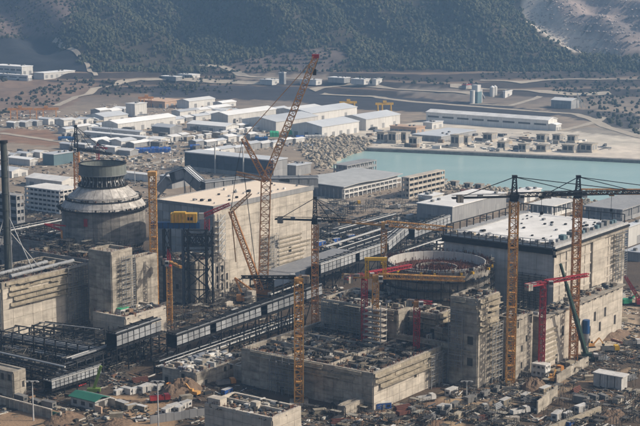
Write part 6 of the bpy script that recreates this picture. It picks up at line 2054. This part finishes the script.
# vehicles
def truck(px, py, rz, m, bedm, label, L=8.0):
    t = thing('truck', label, 'truck', G(px, py), rz)
    MB().box(-L / 2, -1.1, .7, L / 2, 1.1, 1.0).build('chassis', 'dark_steel', t)
    cb = MB().prism([(L / 2 - 2.2, -1.2, 1.0), (L / 2, -1.2, 1.0), (L / 2, -1.2, 2.2), (L / 2 - .4, -1.2, 3.1), (L / 2 - 2.2, -1.2, 3.1)], (0, 2.4, 0)).build('cab', m, t)
    MB().box(L / 2 - .25, -1.05, 2.0, L / 2 + .03, 1.05, 2.75).build('windscreen', 'window_dark', cb)
    mb = MB().box(-L / 2, -1.2, 1.02, L / 2 - 2.5, 1.2, 1.2)
    for (x0, y0, x1, y1) in ((-L / 2, -1.2, L / 2 - 2.5, -1.05), (-L / 2, 1.05, L / 2 - 2.5, 1.2), (-L / 2, -1.04, -L / 2 + .15, 1.04), (L / 2 - 2.65, -1.04, L / 2 - 2.5, 1.04)):
        mb.box(x0, y0, 1.2, x1, y1, 2.5)
    mb.build('bed', bedm, t)
    for x in (-L / 2 + 1, -L / 2 + 2.3, L / 2 - 1.1):
        for y in (-1.2, .9):
            MB().cyl((x, y, .5), (x, y + .3, .5), .5, n=12).build('wheel', 'tyre', t)
def car(px, py, rz, m, label):
    t = thing('car', label, 'car', G(px, py), rz)
    bd = MB().prism([(-2.2, -.9, .35), (2.2, -.9, .35), (2.2, -.9, .85), (1.0, -.9, 1.0), (-2.2, -.9, 1.0)], (0, 1.8, 0)).build('body', m, t)
    MB().prism([(-2.0, -.78, 1.0), (.9, -.78, 1.0), (.2, -.78, 1.55), (-1.7, -.78, 1.55)], (0, 1.56, 0)).build('cabin', 'window_dark', t)
    MB().box(-1.6, -.75, 1.55, .1, .75, 1.6).build('roof', m, t)
    for x in (-1.35, 1.35):
        for y in (-.95, .75):
            MB().cyl((x, y, .35), (x, y + .2, .35), .35, n=10).build('wheel', 'tyre', t)
car(141, 421, .2, 'cabin_white', 'white car parked in the bare yard at bottom left')
car(81, 386, 1.0, 'car_red', 'red car behind the green roofed cabin')
truck(160, 402, .3, 'car_red', 'car_red', 'red truck behind the beige containers')
truck(226, 386, .4, 'crane_orange', 'cabin_grey', 'orange truck by the blue container left of the small pale block')
truck(176, 390, -.4, 'crane_orange', 'crane_orange', 'orange truck below the brown earth mound')
truck(446, 414, 1.2, 'cabin_white', 'cabin_grey', 'white truck on the sandy path below the central block')
truck(478, 412, .2, 'cabin_white', 'cabin_beige', 'white truck with beige bed near the grey container row')
truck(520, 415, .5, 'cabin_white', 'cabin_white', 'white truck left of the pale retaining wall')
truck(610, 352, .1, 'hoist_yellow', 'cabin_grey', 'yellow truck on the sandy road at right')
truck(632, 346, .2, 'cabin_white', 'cabin_grey', 'white truck on the sandy road at the right edge')
truck(556, 374, .8, 'crane_orange', 'cabin_beige', 'orange truck near the red tower crane foot')
truck(406, 416, .6, 'cabin_grey', 'rebar_red', 'grey truck carrying rusty load below the central block')
truck(426, 402, .5, 'cabin_white', 'cabin_white', 'white truck beside the right side of the central block')
truck(618, 300, .5, 'cabin_white', 'cabin_grey', 'white truck below the right corner of the annex')
truck(395, 209, .1, 'cabin_white', 'cabin_grey', 'white truck on the track behind the yellow jib')
truck(355, 205, .2, 'hoist_yellow', 'cabin_grey', 'yellow truck on the track below the wavy roof')
# small frame house at the red crane foot
p, LU, LV, H = frame(545, 378, 549, 532, ytop=366)
frame_building('crane_foot_house', 'small white two storey frame at the foot of the red crane', (p, max(LU, 4), LV, H), 2, 3, 2, 'far_wall', 'frame')

# ================================================================== the air
mb = MB().box(-4600, -60, -14, 4600, 4400, 760)
hz = mb.build('haze', 'rock')
hz.data.materials.clear()
m = bpy.data.materials.new('haze_air'); m.use_nodes = True
nt = m.node_tree; nt.nodes.clear()
vo = nt.nodes.new('ShaderNodeVolumePrincipled')
vo.inputs['Color'].default_value = (0.36, 0.63, 1.0, 1)
vo.inputs['Density'].default_value = 0.00014
vo.inputs['Anisotropy'].default_value = 0.2
ou = nt.nodes.new('ShaderNodeOutputMaterial')
nt.links.new(vo.outputs[0], ou.inputs['Volume'])
hz.data.materials.append(m)
tag(hz, 'thin blue haze over the whole valley', 'haze', kind='stuff')
